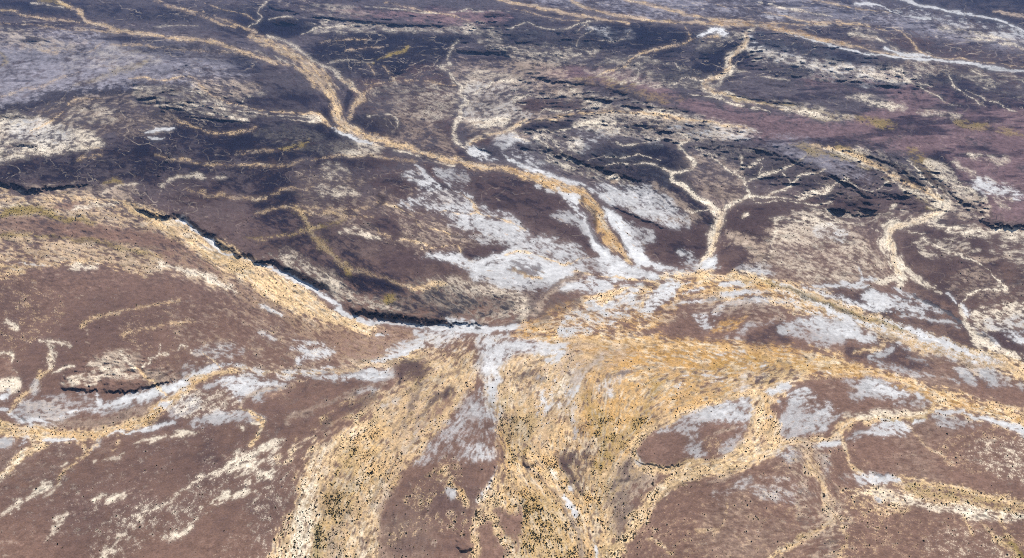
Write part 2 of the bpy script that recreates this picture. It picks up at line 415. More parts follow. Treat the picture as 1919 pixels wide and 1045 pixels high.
S c a=2 f=3 n=s o=.8 : 300,350,1 330,330,3 400,332,3 430,328,1
S s a=2.2 f=2.5 n=f o=.6 : 350,355,2 430,370,3 500,372,2
S s a=2.2 f=2.5 n=f o=.6 : 480,402,2 515,392,3 545,385,3 620,390,2 700,390,1
S v a=2.4 f=2.5 n=f o=.6 : 460,448,2 520,443,3 575,432,4 620,420,3 650,412,1
S s a=2.2 f=2.5 n=f o=.6 : 480,450,1 540,440,2 600,425,2
S v a=3 f=4 n=f o=.4 : 555,388,5 575,415,8 592,440,7 610,465,7 630,485,6 655,505,6
S s a=3 f=3 n=f o=.4 : 555,388,3 575,415,5 592,440,5 610,465,5 630,485,5 655,505,6
S v a=2 f=3 n=f o=.8 : 650,508,5 660,520,3
S s a=2.2 f=2.5 n=f o=.6 : 660,505,2 700,515,3 750,530,2 790,545,1
S s a=2.2 f=2.5 n=f o=.7 : 560,395,2 620,400,5 700,405,2
S v a=2 f=3 n=f : 725,562,6 738,558,4
S c a=2 f=3 n=m : 641,433,3 665,430,5 690,442,2 720,448,1.5
S s a=2 f=3 n=f o=.9 : 765,540,2 800,535,4 835,531,3
S s a=1.2 f=2 n=s : 695,365,1.2 705,377,1.5 740,386,1.5 760,398 775,405,1 782,420,1.5 800,428,1.5 830,435,2 850,455,1.5 865,466,2 862,480,2 880,488,2 910,486,2.5 950,477,1.5
S s a=1.2 f=2 n=f : 703,425,1 720,440,2 770,452,2 800,455,1
S s a=1 f=2 n=f : 790,462,1 830,460,1.5 865,458,1
S r a=3 f=6 n=i : 700,345,6 720,342,8 740,350,4
S r a=4 f=6 n=i : 702,410,8 730,425,14 740,440,8
S d a=3 f=6 n=i o=.8 : 720,338,4 745,340,5
S k a=2 f=3 n=i o=.6 : 704,366,4 718,372,5 706,385,4
P d c=.9 a=5 f=8 n=i o=.95 : 655,520 700,515 760,545 740,550 670,545
S s a=1.5 f=2.5 n=f : 600,80,1 660,74,1.5 690,74,1
S s a=1.5 f=2.5 n=f : 645,95,1 700,88,1.2 720,86,1
S v a=1.5 f=2.5 n=f : 700,118,1.5 725,105,3 755,95,4 765,85,3
S s a=1.2 f=2 n=f : 690,118,1.5 700,130,2 705,142,1.5
S s a=1.4 f=2 n=f : 718,125,2 730,135,2 738,150,2 700,158,1.2 680,158,1
S c a=1.5 f=3 n=f o=.7 : 610,118,2 650,113,2.5 700,116,1
S s a=2 f=3 n=f o=.8 : 740,150,1 790,150,1.5 850,160,1
S c a=1 f=2 n=m : 560,64,2 590,54,2.5 620,50,2.5 680,46,1.5 720,46,1
S c a=1 f=2 n=m : 588,53,1.5 600,45,1 615,36,1
S c a=1.5 f=2.5 n=s : 690,218,1 720,212,2.5 740,220,2 745,240,2
S c a=1.6 f=2.5 n=m : 650,12,1 720,14,1 800,24,2 900,20,1 960,22,1
S c a=1.2 f=2 n=m : 860,22,1 878,14,2 890,20,1
S s a=1.8 f=2.5 n=f : 720,4,1 790,20,2 850,30,2 880,40,1
S d a=1.5 f=3 n=s : 540,36,3 600,42,2 570,60,2
S c a=1 f=2 n=f : 505,36,1 540,30,2 560,38,1
# top line washes
S s a=2.4 f=3 n=s : 880,-20,5 960,4,7 1010,14,7 1070,24,6 1130,38,5 1180,42,3
S s a=2 f=3 n=s : 1040,-20,3 1085,8,6 1120,20,6 1180,32,5 1240,40,4 1330,43,6 1420,48,8 1480,60,8 1540,74,8 1600,86,7 1650,98,5 1700,108,3
S s a=2 f=3 n=s : 1120,-20,5 1190,2,6 1240,14,5 1290,26,5 1340,36,4 1420,42,4 1500,46,3 1570,44,3 1620,48,3 1660,58,2
S g a=2 f=4 n=s o=.6 : 1330,42,3 1420,46,4 1500,62,5 1580,82,3
S s a=2 f=3 n=s : 1300,-10,2 1340,6,2 1380,14,2 1440,24,2 1520,40,2 1590,42,2 1650,50,2
S c a=2 f=3 n=s : 1400,2,1 1430,6,2 1500,20,2 1560,30,1
S s a=1.6 f=3 n=s : 1500,-6,2 1560,6,2 1620,18,2 1680,22,1.5
S c a=2 f=3 n=m : 1590,62,3 1630,68,5 1660,80,4 1685,95,3 1720,102,2
S w a=1 f=1.6 n=m : 1470,62,.8 1520,74,1.4 1560,86,1.8 1610,98,1.8 1660,104,1.6 1720,110,1.8 1770,113,2.6 1810,119,3.4 1860,126,3.2 1890,130,2 1960,136,2
S w a=1 f=2 n=m : 1660,90,2 1700,100,2 1740,105,2
S s a=1 f=2 n=m : 1670,50,1.5 1700,70,2 1720,92,2 1745,104,1.5
S c a=1 f=2 n=m : 1812,121,1 1820,132,1.5 1840,142,1.5 1860,147,1.5
S s a=1.5 f=2 n=s : 1750,106,1.5 1830,115,1 1919,124,1.5 1990,130,1
S w a=1.4 f=2 n=m : 1670,-6,2 1730,10,2.4 1770,18,2.4 1820,27,2 1860,36,1.8 1919,56,1.4 1980,75,1.4
S c a=2.5 f=3 n=s : 1760,50,2 1800,55,4 1870,70,4 1919,90,2
S c a=2 f=3 n=s : 1830,72,2 1880,80,3 1919,92,3
S w a=1.5 f=3 n=s : 1600,8,1 1640,8,2 1690,28,1 1740,36,2
S t a=2 f=3 n=s : 1860,20,2 1919,30,4 1990,36,3
S c a=1.2 f=2 n=f : 960,52,2 985,42,2 1010,50,2.2 1040,55,2.2 1070,50,2.2 1095,42,2.5 1120,40,2
S c a=1.2 f=2 n=f : 1085,62,1 1092,50,1.5 1098,44,1.5
S s a=1.2 f=2.5 n=f : 960,16,1 1000,24,2 1040,35,2.5 1085,38,3
S s a=1.8 f=2.5 n=f : 1345,68,4 1305,72,3 1262,85,3 1215,97,3.5 1192,102,3 1180,115,4 1172,122,3.5 1145,130,3 1125,140,1.5
S s a=1.5 f=2 n=f : 1284,50,1.2 1290,62,1.5 1295,70,2
S w a=3 f=4 n=m : 1310,68,3 1340,55,5 1360,62,4
S c a=1.2 f=2 n=f : 1250,118,1 1262,115,1.5 1275,128,1
# wash D
S c a=3 f=3 n=s : 1420,50,5 1400,62,7 1398,80,8 1390,92,7 1366,105,6 1362,122,8 1372,128,9 1355,142,7 1322,150,6 1318,160,8 1335,172,6 1380,182,5 1430,194,4 1500,208,3 1550,216,1
S s a=2 f=2.5 n=f o=.8 : 1400,62,5 1398,80,6 1370,110,6 1366,126,7 1350,142,6 1320,155,6 1340,172,4 1400,188,3 1470,204,2
S d a=1 f=2 n=m : 1372,108,2 1390,102,4 1400,97,2
S c a=2 f=3 n=s o=.8 : 1380,130,3 1420,140,2 1480,150,2
S c a=2 f=2 n=f : 1320,150,2 1300,145,2 1275,148,1.5 1265,158,1
S v a=2 f=2 n=s o=.7 : 1335,170,1 1380,184,2 1440,192,2.5 1500,196,2
S c a=1.5 f=2 n=s : 1290,175,2 1330,180,3 1380,195,3 1440,210,2
# wash A, the long braided one
S s a=4.5 f=3 n=s : 470,70,6 520,88,10 560,112,14 595,140,20 618,170,16 628,205,10 640,235,10
S c a=3 f=2.5 n=s o=.8 : 500,66,2 545,82,4 575,105,5 610,125,7 640,145,8 662,165,7 672,178,6
S s a=3 f=2.5 n=f : 640,145,4 668,172,7 676,182,9 662,200,7 656,222,7
S s a=3 f=3 n=s : 470,102,4 520,115,8 560,130,8 590,160,8
S c a=2 f=3 n=s o=.8 : 480,95,2 520,108,4 560,125,4
S s a=2 f=2.5 n=f : 694,155,1.5 690,168,2 682,180,4
S d a=1 f=2 n=m o=.8 : 655,172,6 650,190,6 648,205,2
S d a=3 f=3 n=s o=.6 : 615,160,2 632,180,2
S s a=2.6 f=2.5 n=f : 632,220,10 650,238,12 680,252,9 720,262,8 770,278,7 820,292,6 860,302,6 900,313,7 950,318,8 985,326,8
S c a=1.5 f=2.5 n=s : 740,280,2 800,298,3 850,308,3
S s a=2.4 f=2.5 n=s : 980,325,8 1020,338,10 1060,352,13 1095,372,16 1118,395,16 1130,415,12 1135,435,11 1150,455,11 1170,475,9 1185,492,4
S g a=2.5 f=4 n=s o=.7 : 960,318,4 1020,338,5 1060,352,7 1095,372,8 1118,395,8 1132,435,7 1155,460,9 1170,478,5
S d a=2.5 f=2.5 n=s o=.8 : 1085,370,2 1105,390,3.5 1118,410,3.5 1120,425,2
S s a=1.8 f=2.5 n=s : 480,207,2.5 540,210,2.5 590,216,3 615,232,2.5 640,245,2
S w a=1 f=1.5 n=m : 622,238,1 640,246,2 660,256,3 680,264,2 705,270,1
S c a=1.5 f=2.5 n=m : 510,224,1 545,222,1.5 600,228,1.5
S c a=1.5 f=2.5 n=s o=.7 : 500,218,1 560,216,1.5 600,226,2
S s a=1.8 f=2.5 n=s : 700,270,1.5 760,276,1.5 800,290,2
# wash B
S c a=2 f=2.5 n=f : 860,76,3 845,88,4 838,104,3 836,115,2.5 845,122,2.5 826,124,1.5 840,135,3 852,148,4 858,165,4 868,182,4 878,192,4 862,202,5 866,218,6 854,232,6 850,250,6 855,265,6 870,280,4 885,292,2
S c a=2 f=2.5 n=f : 870,222,3 900,232,10 950,222,8 940,232,5
S c a=2 f=2.5 n=s : 985,222,6 965,235,6 945,246,5 905,254,4 880,262,4 872,272,4 885,285,4 905,295,2
S s a=2 f=2.5 n=s : 985,222,3 965,235,4 945,246,3 900,256,2 878,266,2
S s a=1.8 f=2.5 n=s : 960,232,3 1000,224,3.5 1040,220,3 1080,214,3 1130,210,3.5 1190,210,4 1240,216,3 1290,222,3 1350,230,3 1400,240,2
S c a=1.5 f=2.5 n=s : 960,248,1.5 1010,248,2 1060,240,2.5 1100,232,2 1150,230,2
S c a=1.2 f=2 n=f : 958,150,1.2 925,152,2 905,168,1.2
S c a=1.2 f=2 n=f : 980,195,1.5 960,190,1.5 965,183,1.5 1000,180,1.5 1050,182,1
S c a=1.2 f=2 n=f : 1010,225,1 1020,205,1.2 1060,210,2 1080,205,1 1110,198,2 1130,192,1
S c a=1.2 f=2 n=f : 1060,155,1 1085,175,1.5 1105,195,1.5 1112,202,1
P w c=0.91 a=2.5 f=3 n=m : 872,272 890,270 905,276 918,290 935,300 920,303 900,297 882,290
P q c=0.62 a=4 f=5 n=m : 935,258 965,254 960,268 945,280 930,272
P d c=.8 a=2 f=3 n=m : 908,276 925,280 930,290 918,292
S w a=1.5 f=2 n=m : 870,282,1 900,300,1.5 915,305,1
# middle dark country lines
S c a=1.2 f=2 n=f : 1130,310,1 1180,308,1.2 1215,305,1.5 1240,315,3 1262,325,3
S c a=1.4 f=2 n=f : 1272,250,3 1288,258,4 1275,270,3 1285,285,3 1298,300,4 1290,318,3 1265,325,3 1262,335,3 1275,345,5 1300,365,6 1330,382,8 1345,400,10
S c a=1 f=2 n=f : 1330,290,1 1348,312,2 1372,325,2.5 1394,337,3 1397,350,3 1398,365,4 1375,378,5 1358,395,8
S c a=1 f=2 n=f : 1374,326,1.5 1392,316,2.5 1420,305,3 1435,298,1.5
S c a=1 f=2 n=f : 1398,342,2 1425,332,2.5 1450,322,3 1485,308,2 1510,295,1
S c a=1 f=2 n=f : 1400,366,3 1440,364,3.5 1470,352,3.5 1490,340,3 1500,328,2.5 1530,322,2 1550,318,1
S c a=1 f=2 n=f : 1440,368,2 1500,370,2 1530,360,2.5 1560,345,2 1590,336,1
S c a=1 f=2 n=f : 1385,290,1 1392,300,1.5 1390,314,1
P c c=.45 a=1.5 f=2 n=f : 1480,368 1530,355 1545,345 1560,350 1530,368 1500,372
S c a=2.2 f=2.5 n=f : 1345,398,10 1350,412,14 1340,432,12 1335,450,10 1332,470,9 1318,488,8 1308,500,5
S s a=2.2 f=2.5 n=f o=.7 : 1350,398,5 1352,412,7 1342,440,7 1335,465,6 1318,488,5
S c a=1.2 f=2 n=m : 1393,406,2 1404,402,2
S c a=2 f=3 n=s : 1440,410,2 1470,408,3 1500,412,2
S k a=2 f=4 n=s o=.6 : 1380,435,2 1420,440,3 1450,446,2
S c a=3 f=4 n=m : 1375,445,3 1400,460,6 1425,470,4
S t a=3 f=6 n=m : 1370,440,5 1400,455,10 1430,468,6
S d a=3 f=5 n=i o=.6 : 1278,400,2 1300,412,4 1330,418,3
S t a=4 f=6 n=s o=.7 : 1180,390,5 1240,405,10 1290,415,6
S t a=4 f=6 n=s o=.7 : 1230,350,5 1270,380,8 1310,410,4
S c a=.8 f=1.5 n=f : 960,258,1 990,262,1.2 1020,255,1.5 1040,268,1.4 1055,285,1.4 1040,292,1
S c a=.8 f=1.5 n=f : 1015,262,1 1030,275,1.2 1028,290,1.2 1045,305,1.2
S c a=.8 f=1.5 n=f : 1100,300,.8 1130,292,1 1170,296,1.2 1200,290,1 1235,300,1.4
S c a=.8 f=1.5 n=f : 1140,262,.8 1165,270,1.2 1195,268,1.2 1230,262,1
S c a=.8 f=1.5 n=f : 1420,300,.8 1432,312,1 1425,328,1.2
S c a=.8 f=1.5 n=f : 1455,318,.8 1470,330,1 1478,345,1.2 1470,356,1.2
S c a=.8 f=1.5 n=f : 1395,365,1 1420,378,1.2 1460,376,1.2 1520,382,1 1560,378,.8
S c a=.8 f=1.5 n=f : 1345,400,1 1330,392,1 1300,398,1.2 1280,392,.8
S c a=.8 f=1.5 n=f : 1180,60,.8 1170,72,1 1150,78,1.2 1120,75,.8
S c a=.8 f=1.5 n=f : 1095,42,1 1110,58,1.2 1090,70,1.2 1080,85,1
S c a=.8 f=1.5 n=f : 960,95,.8 985,100,1 1020,98,1.2 1060,108,1 1090,100,1
S c a=.8 f=1.5 n=f : 1180,120,1 1200,135,1.2 1190,150,1 1160,158,1
S c a=.8 f=1.5 n=f : 1540,112,1 1565,120,1.4 1560,135,1.2 1575,150,1.2 1620,145,1
S c a=.8 f=1.5 n=f : 1575,112,1 1590,128,1.2 1620,135,1.2 1650,150,1 1700,152,1
S c a=.8 f=1.5 n=f : 1685,130,1 1700,148,1.6 1720,160,1.6 1745,175,1.6 1780,192,1.6 1800,198,1
S c a=.8 f=1.5 n=f : 1710,140,1 1722,155,1.4 1745,160,1
S c a=.8 f=1.5 n=f : 1778,140,1 1785,158,1.4 1805,172,1.4 1830,192,1.4 1850,197,1
S c a=.8 f=1.5 n=f : 1810,168,.8 1840,180,1.2 1870,192,1.2 1890,205,1.2 1905,210,.8
S c a=.8 f=1.5 n=f : 850,155,1 842,140,1 836,128,1.4 820,124,1
S c a=.8 f=1.5 n=f : 862,180,1 890,172,1.4 910,160,1.2 935,155,1 960,150,1
S c a=.8 f=1.5 n=f : 340,165,1 360,172,1.4 385,176,1.4 400,190,1.2
S c a=.8 f=1.5 n=f : 285,192,1 300,196,1.4 320,200,1.2 345,210,1.2
S c a=.8 f=1.5 n=f : 455,190,1 462,182,1.2 478,180,1
S c a=.8 f=1.5 n=f : 1700,430,1 1730,450,1.2 1760,462,1.2 1800,480,1.4 1840,500,1.2 1870,530,1.2 1900,545,1
S t a=1.4 f=2 n=m : 1790,465,1 1815,480,2 1850,488,2 1890,480,1
# ---- right-hand Y wash
S s a=2.4 f=3 n=f : 1520,272,2 1580,285,5 1630,304,6 1670,330,5 1715,345,5 1750,365,7 1770,385,10
S c a=2 f=2.5 n=s : 1540,278,1 1600,300,3 1650,322,3 1690,350,4 1730,365,5 1765,385,8
S c a=1.5 f=2 n=s : 1575,330,1 1600,345,2 1630,358,2 1650,352,3 1665,335,2
S c a=2.2 f=2.5 n=f : 1770,380,12 1765,398,10 1735,408,7 1700,418,9 1670,422,14 1662,440,14 1668,460,12 1680,480,11 1688,500,12 1690,520,12 1685,535,6
S s a=2 f=2.5 n=f o=.6 : 1765,395,6 1735,408,4 1690,420,6 1668,440,7 1676,480,6 1688,510,7
S r a=2 f=2 n=m : 1676,448,3 1680,462,5 1684,476,3
S c a=1.5 f=2 n=m : 1635,425,2 1645,440,2.5 1658,470,3 1670,500,3
S c a=2 f=2.5 n=s : 1690,500,5 1710,518,5 1740,535,3 1760,548,1
S c a=1.6 f=2.5 n=f : 1630,520,2 1660,522,5 1685,525,6
S c a=2 f=2.5 n=s : 1740,418,3 1775,428,5 1800,430,4 1850,432,4 1919,430,4 1990,432,4
S c a=1.8 f=2.5 n=s : 1720,340,1.5 1760,372,2
S c a=1.2 f=2 n=f : 1806,575,1.2 1815,560,1.5 1835,545,1.5 1870,540,1.5 1900,545,1
S c a=1.2 f=2 n=f : 1700,300,1 1745,345,2 1770,375,2
S k a=1.5 f=2 n=s o=.8 : 1735,320,1 1760,345,2.5 1780,360,2
S k a=1.5 f=2 n=s o=.8 : 1690,330,2 1720,345,3 1735,358,3
S c a=2 f=3 n=f o=.8 : 1425,505,1 1440,480,1 1452,430,1.5 1446,410,1
# ---- upper left river H beside the cliff
P s c=.62 a=7 f=4 n=s : -60,358 60,362 140,368 220,372 260,392 330,425 400,462 470,492 540,530 600,570 640,605 720,618 820,628 960,636 900,648 760,688 700,688 620,662 560,622 500,582 420,545 340,512 240,500 160,492 80,500 -60,505
P t c=.42 a=7 f=4 n=s o=.8 : -60,390 120,385 240,410 330,450 440,510 540,575 640,640 740,665 660,680 560,640 440,560 330,515 160,480 -60,480
P b c=.9 a=4 f=6 n=s : 0,408 100,412 200,425 290,440 340,460 300,462 200,450 100,440 0,432
P b c=.6 a=4 f=6 n=s : 260,430 330,455 420,520 380,515 300,480
P b c=.8 a=3 f=4 n=s : 100,385 150,382 180,392 130,393
P b c=.55 a=6 f=6 n=s o=.8 : 440,530 500,560 580,620 660,665 600,660 520,610 440,560
P b c=.6 a=5 f=6 n=s : 600,630 700,620 800,625 780,640 740,655 680,668 640,655
S s a=2.4 f=3 n=f : 215,372,3 250,385,8 300,412,15 360,446,20 420,480,22 480,512,24 540,550,24 590,578,20 630,600,14 690,612,9
S c a=3 f=3 n=m : 140,392,2 180,385,5 230,378,4
S c a=3 f=3 n=m : 300,495,2 340,505,4 400,525,5 440,545,3
S c a=2 f=3 n=m : 0,388,2 30,383,2 60,380,1
S c a=3 f=3 n=s : 130,506,2 150,500,5 180,498,2
S v a=3 f=3 n=f : 0,400,9 40,392,12 80,396,10 110,408,5 140,412,3 180,415,1
S v a=2.5 f=3 n=f o=.8 : 0,440,3 60,442,3 120,445,4 170,450,5 215,460,4 260,475,3 300,482,2
S k a=2 f=2 n=f o=.6 : 140,446,2 180,455,3 215,462,2
S c a=2 f=3 n=s : 190,365,1 200,358,3 215,350,3 240,345,2 260,342,1
S t a=3 f=4 n=m : 215,360,6 240,368,8 250,378,4
S v a=2 f=3 n=f : 195,342,3 215,336,5 230,344,4
S w a=1.5 f=2 n=m o=.8 : 370,460,1 400,470,1.5
S w a=1.2 f=2 n=m o=.9 : 30,490,1 60,494,2 90,496,1
S w a=1.5 f=2 n=m : 490,568,1 505,578,2.5 525,590,2
S w a=2 f=2 n=m o=.7 : 480,625,1 500,630,2 515,636,1
P t c=.5 a=8 f=10 n=s o=.7 : 60,348 180,350 250,345 230,362 150,366 40,362
# salt thread under the cliff
S w a=1.2 f=1.6 n=m : 322,411,1.5 335,416,3.5 352,421,3.5 365,432,2.5 380,442,2 395,452,6 412,466,3 440,479,2 465,487,2 482,493,3.5 505,500,2.5 525,509,4 555,525,4.5 585,541,5 608,554,4.5 628,567,3.5 636,580,2.5
S w a=1.2 f=1.6 n=m : 632,581,4 642,590,4.5 680,599,2.5 730,607,2 780,611,2.5 830,613,4 880,617,4.5 930,618,5 980,612,4 1010,604,1.5
S q a=1.6 f=2 n=m : 340,412,4 350,408,3
S w a=1.5 f=2 n=m : 840,603,4 870,608,7 910,612,5
S q a=1.6 f=3 n=m o=.6 : 700,603,3 800,612,4
S k a=1 f=1.5 n=m : 883,612,1 890,611,3 898,612,1
# ---- left lower river
S s a=3 f=3 n=s : -60,790,12 0,802,14 60,812,14 120,818,12 180,812,12 240,798,11 280,782,10 305,760,10 330,738,11 360,712,11 400,698,7 450,692,5 520,696,5 600,696,5 660,690,6 720,682,7 780,672,8
S g a=3 f=4 n=s o=.5 : 60,808,6 160,816,6 250,800,5 300,765,5 340,730,6 380,703,5
S t a=3 f=5 n=s o=.6 : 80,790,8 150,795,10 230,780,10 280,762,6
S t a=3 f=4 n=s o=.5 : 480,690,4 580,690,6 700,685,8 740,680,6
S s a=2 f=2.5 n=s : -60,905,2 10,890,5 30,865,7 55,845,8 85,832,6
S c a=2 f=3 n=s o=.8 : 0,905,1 20,880,3 45,850,4
S s a=2 f=2.5 n=f : 20,772,2 35,755,3.5 60,732,3.5 78,706,3 95,690,2 98,670,3.5 92,662,2
S c a=2 f=3 n=f o=.8 : 88,645,2 98,665,6 95,680,5
S c a=1.2 f=2 n=m : 95,700,1 115,690,2.5 135,682,2
S c a=1.5 f=2.5 n=f : 80,642,1 100,640,2 128,645,1.5
S c a=1 f=2 n=f : 0,662,2 18,660,3 22,668,1.5 14,685,1 28,700,1
S c a=2 f=3 n=m : -60,725,6 0,722,8 30,718,7 25,735,4
P b c=.95 a=2 f=3 n=m : -20,668 8,668 20,690 30,708 12,705 0,695 -20,690
P c c=.8 a=4 f=4 n=m : 118,712 150,695 175,678 200,665 225,660 245,670 235,690 260,708 220,712 190,705 180,722 130,725
P t c=.6 a=4 f=5 n=s : 175,680 200,658 250,655 262,680 250,700 220,690
P b c=.8 a=2.5 f=4 n=m : 205,712 235,706 268,712 262,722 210,725
P t c=.8 a=3 f=4 n=m : 270,695 320,692 345,712 310,722 275,718
P k c=.45 a=3 f=4 n=s o=.5 : 120,722 190,728 275,718 272,726 190,734 130,732
P q c=0.77 a=4 f=6 n=m : 20,778 55,755 100,742 155,738 185,740 195,760 260,745 300,735 345,712 350,722 290,746 210,768 150,776 100,792 50,790
P t c=.35 a=6 f=8 n=m o=.7 : 60,760 140,745 180,750 140,775 70,785
S w a=1.5 f=2 n=m : 22,775,2 40,785,3.5 65,790,3.5 80,792,2
S k a=1 f=1.5 n=m o=.8 : 35,776,1 48,784,2 55,788,1
S w a=2.5 f=3 n=m : 183,738,3 184,755,6 182,768,3
S w a=2.5 f=3 n=m : 190,760,4 230,750,7 275,738,8 310,726,9 335,720,9 345,716,6
S w a=2 f=3 n=m : 110,782,2 130,770,3 180,765,2
S s a=1 f=1.5 n=f : 255,688,1.5 270,705,2 282,718,2 300,732,2 315,736,2
S c a=1.2 f=2 n=f : 264,690,1.5 278,675,1.5 290,665,1 295,648,1
S c a=1.5 f=2 n=f : 225,660,1 240,676,1.5 252,688,1.5
S c a=1 f=2 n=f : 330,658,1 333,648,1.5 350,650,1 360,662,1
S c a=1.5 f=2.5 n=m : 295,662,1 310,665,2
P q c=0.42 a=4 f=5 n=m : 340,690 360,680 375,690 365,705 345,712
S w a=1.5 f=2 n=m : 360,705,3 385,692,5 405,686,5 430,680,2
P q c=0.52 a=5 f=7 n=m : 365,660 395,655 440,648 455,658 430,668 390,668
S s a=1 f=1.5 n=f : 380,660,1 400,675,1.5 412,688,1.5
P w c=0.86 a=3 f=4 n=m : 405,712 430,705 470,706 505,712 535,716 520,724 495,732 470,745 445,745 425,735 410,722
S q a=3 f=4 n=m : 480,746,8 500,735,8 530,722,5
S b a=2 f=3 n=m : 495,742,3 515,738,7 528,734,3
S q a=3 f=3 n=m : 385,725,4 400,718,4
S w a=1.5 f=2 n=m : 290,772,1 305,760,3.5 315,752,3
S w a=1.5 f=2 n=m o=.8 : 315,768,1 330,757,2 340,750,1
S w a=1.5 f=2 n=m : -60,768,3 0,766,3 18,768,2
S w a=3 f=3 n=m : -60,738,6 0,742,7 18,738,4
S q a=3 f=3 n=m : 60,735,3 68,720,4 74,712,2
P q c=0.34 a=3 f=3 n=m o=.9 : 300,760 360,745 370,765 330,778 320,775
P c c=.25 a=3 f=3 n=f o=.8 : 320,745 420,735 440,770 380,780 330,772
S k a=1.5 f=3 n=s o=.5 : 278,787,1 300,789,2.5 325,790,1
S w a=1.2 f=1.5 n=m : 80,826,2 110,827,3.2 140,824,3 156,822,1.5
S w a=1.5 f=1.5 n=m : 202,816,2.5 220,812,3 232,808,3
S w a=1.2 f=1.5 n=m : 232,812,1 260,805,3 295,798,3.5 330,792,1
S q a=3 f=2 n=m : 175,842,2 185,828,6 195,818,5
S q a=2 f=2 n=m : -40,830,8 0,830,10 20,820,4
S w a=1.5 f=2 n=m o=.8 : 30,838,1 40,830,2 52,822,2
P q c=0.67 a=4 f=4 n=m : 355,792 400,780 440,768 460,768 490,778 470,786 440,785 400,792
S g a=1 f=2 n=m : 475,782,2 488,786,3 492,792,2
S c a=1 f=2 n=m : 470,790,3 484,792,5
S s a=1 f=1.5 n=f : 445,760,1.5 455,765,1.5 480,775,2 492,783,2 490,800,3 480,820,5 470,835,4
S s a=1.6 f=2 n=f : 195,800,2 190,822,2 165,842,2 160,830,1
S s a=1.6 f=2 n=f : 220,822,1 224,830,2 212,845,1
S t a=2 f=3 n=s : 445,762,2 470,742,4 500,730,5 540,722,2
P w c=0.42 a=3 f=2 n=m : 440,684 480,688 520,694 540,690 620,695 600,702 540,702 480,700 450,694
P w c=0.86 a=2.5 f=2.5 n=m : 590,708 620,703 660,698 700,694 732,696 730,706 700,712 660,710 620,716 600,714
P w c=0.77 a=3 f=3 n=m : 538,658 560,650 580,656 612,648 628,660 600,668 575,668 560,676 552,672 575,662 545,652
S w a=2 f=2 n=m : 548,636,1 580,642,2.5 610,646,2
S w a=1.2 f=1.5 n=m : 600,686,1 620,684,1.5 636,684,1
S q a=3 f=4 n=m o=.7 : 480,628,2 510,636,3
# ---- cream patches on the brown plain, lower left
S c a=2 f=2.5 n=m : 52,930,2 66,922,6 80,912,5 92,906,2
S c a=2 f=2.5 n=s : 2,965,1 15,955,2 35,940,3 44,935,1
S c a=2 f=3 n=s o=.7 : 74,930,1 90,920,2 110,905,1
S c a=1.5 f=2 n=m : 180,938,2 190,932,2 196,930,1
S c a=2 f=2.5 n=s : 196,945,1 212,935,3 232,930,4 236,926,2
S c a=2 f=2.5 n=m : 268,828,2 285,822,5 300,818,3 312,816,1
S c a=2 f=2.5 n=m : 320,820,2 340,815,5 358,810,3
S c a=1.5 f=2 n=m : 120,872,1 126,868,4
S c a=2 f=2.5 n=s o=.8 : 180,865,1 210,860,2.5 230,850,2
S c a=2 f=2.5 n=s o=.8 : 245,832,1 260,826,3 270,822,1
S s a=1.6 f=2.5 n=f : 105,905,1 128,880,2 150,862,2 168,848,2
S c a=1.8 f=2 n=m : 445,797,1 448,801,4
S c a=3 f=2.5 n=s : 375,950,1 400,938,4 430,930,6 465,920,4 475,918,2
S c a=2.6 f=2.5 n=f : 305,1010,2 330,1000,5 355,985,4 370,970,1
S c a=3 f=3 n=f o=.8 : 90,1012,1 105,985,4 120,962,3
S c a=3 f=3 n=f o=.8 : 180,1060,1 210,1030,3 250,985,2 290,955,1 330,930,1 370,900,1 410,880,1 440,862,2
P c c=.07 a=3 f=3 n=f : 180,1000 250,950 330,930 420,870 470,840 500,850 470,900 380,960 300,1000 240,1045 180,1060
P c c=.06 a=3 f=3 n=f : 400,1060 440,1000 470,930 520,880 560,860 540,950 520,1060
P c c=.015 a=3 f=3 n=f : -60,800 300,820 560,780 560,860 300,980 -60,1000
P s c=.05 a=3 f=3 n=f : -60,500 120,560 60,640 -60,680
P s c=.04 a=3 f=3 n=f o=.8 : 240,600 560,570 640,690 560,760 420,690 300,680
S s a=2 f=2 n=f o=.8 : 150,610,1 175,594,2 200,590,2 235,582,1.5 280,572,1.5 330,562,1
S s a=1.6 f=2 n=f o=.8 : 230,625,1 270,618,1.5 310,610,1.5 360,603,1
S c a=2.5 f=3 n=f o=.8 : 10,605,6 30,615,6
S c a=3 f=3 n=m : 425,868,1 445,862,4 470,855,7 495,842,8 520,830,5 535,822,2
S c a=2 f=2.5 n=m : 465,884,1 472,880,4
P c c=.4 a=4 f=3 n=s : 430,880 480,860 560,830 620,790 600,840 540,870 480,900
# ---- centre fan of sand, left arm
P s c=.93 a=7 f=3 n=s : 860,655 900,660 900,700 870,740 840,790 800,840 765,880 735,920 715,960 708,1010 712,1100 500,1100 520,1020 545,940 560,880 580,835 640,800 690,775 720,740 750,700 800,680
P g c=.45 a=7 f=8 n=s o=.6 : 880,700 860,745 800,830 740,900 690,990 600,1040 620,900 700,800 780,720
P t c=.38 a=6 f=4 n=s o=.75 : 740,690 860,660 880,720 820,800 740,860 760,780 700,780
P b c=.8 a=4 f=5 n=s o=.8 : 735,690 770,682 800,690 795,708 765,712 742,704
P b c=.75 a=5 f=4 n=s o=.85 : 790,790 810,760 830,738 850,730 845,750 820,780 795,805 770,830
P b c=.6 a=4 f=4 n=s o=.8 : 745,735 760,690 752,725 748,745
P t c=.6 a=4 f=5 n=s : 760,830 780,790 800,750 820,735 790,800 765,850
P t c=.5 a=5 f=4 n=s o=.7 : 610,1045 640,960 680,930 650,1000 630,1060
P c c=.55 a=6 f=5 n=s o=.8 : 540,1060 560,930 580,860 600,850 590,930 600,1060
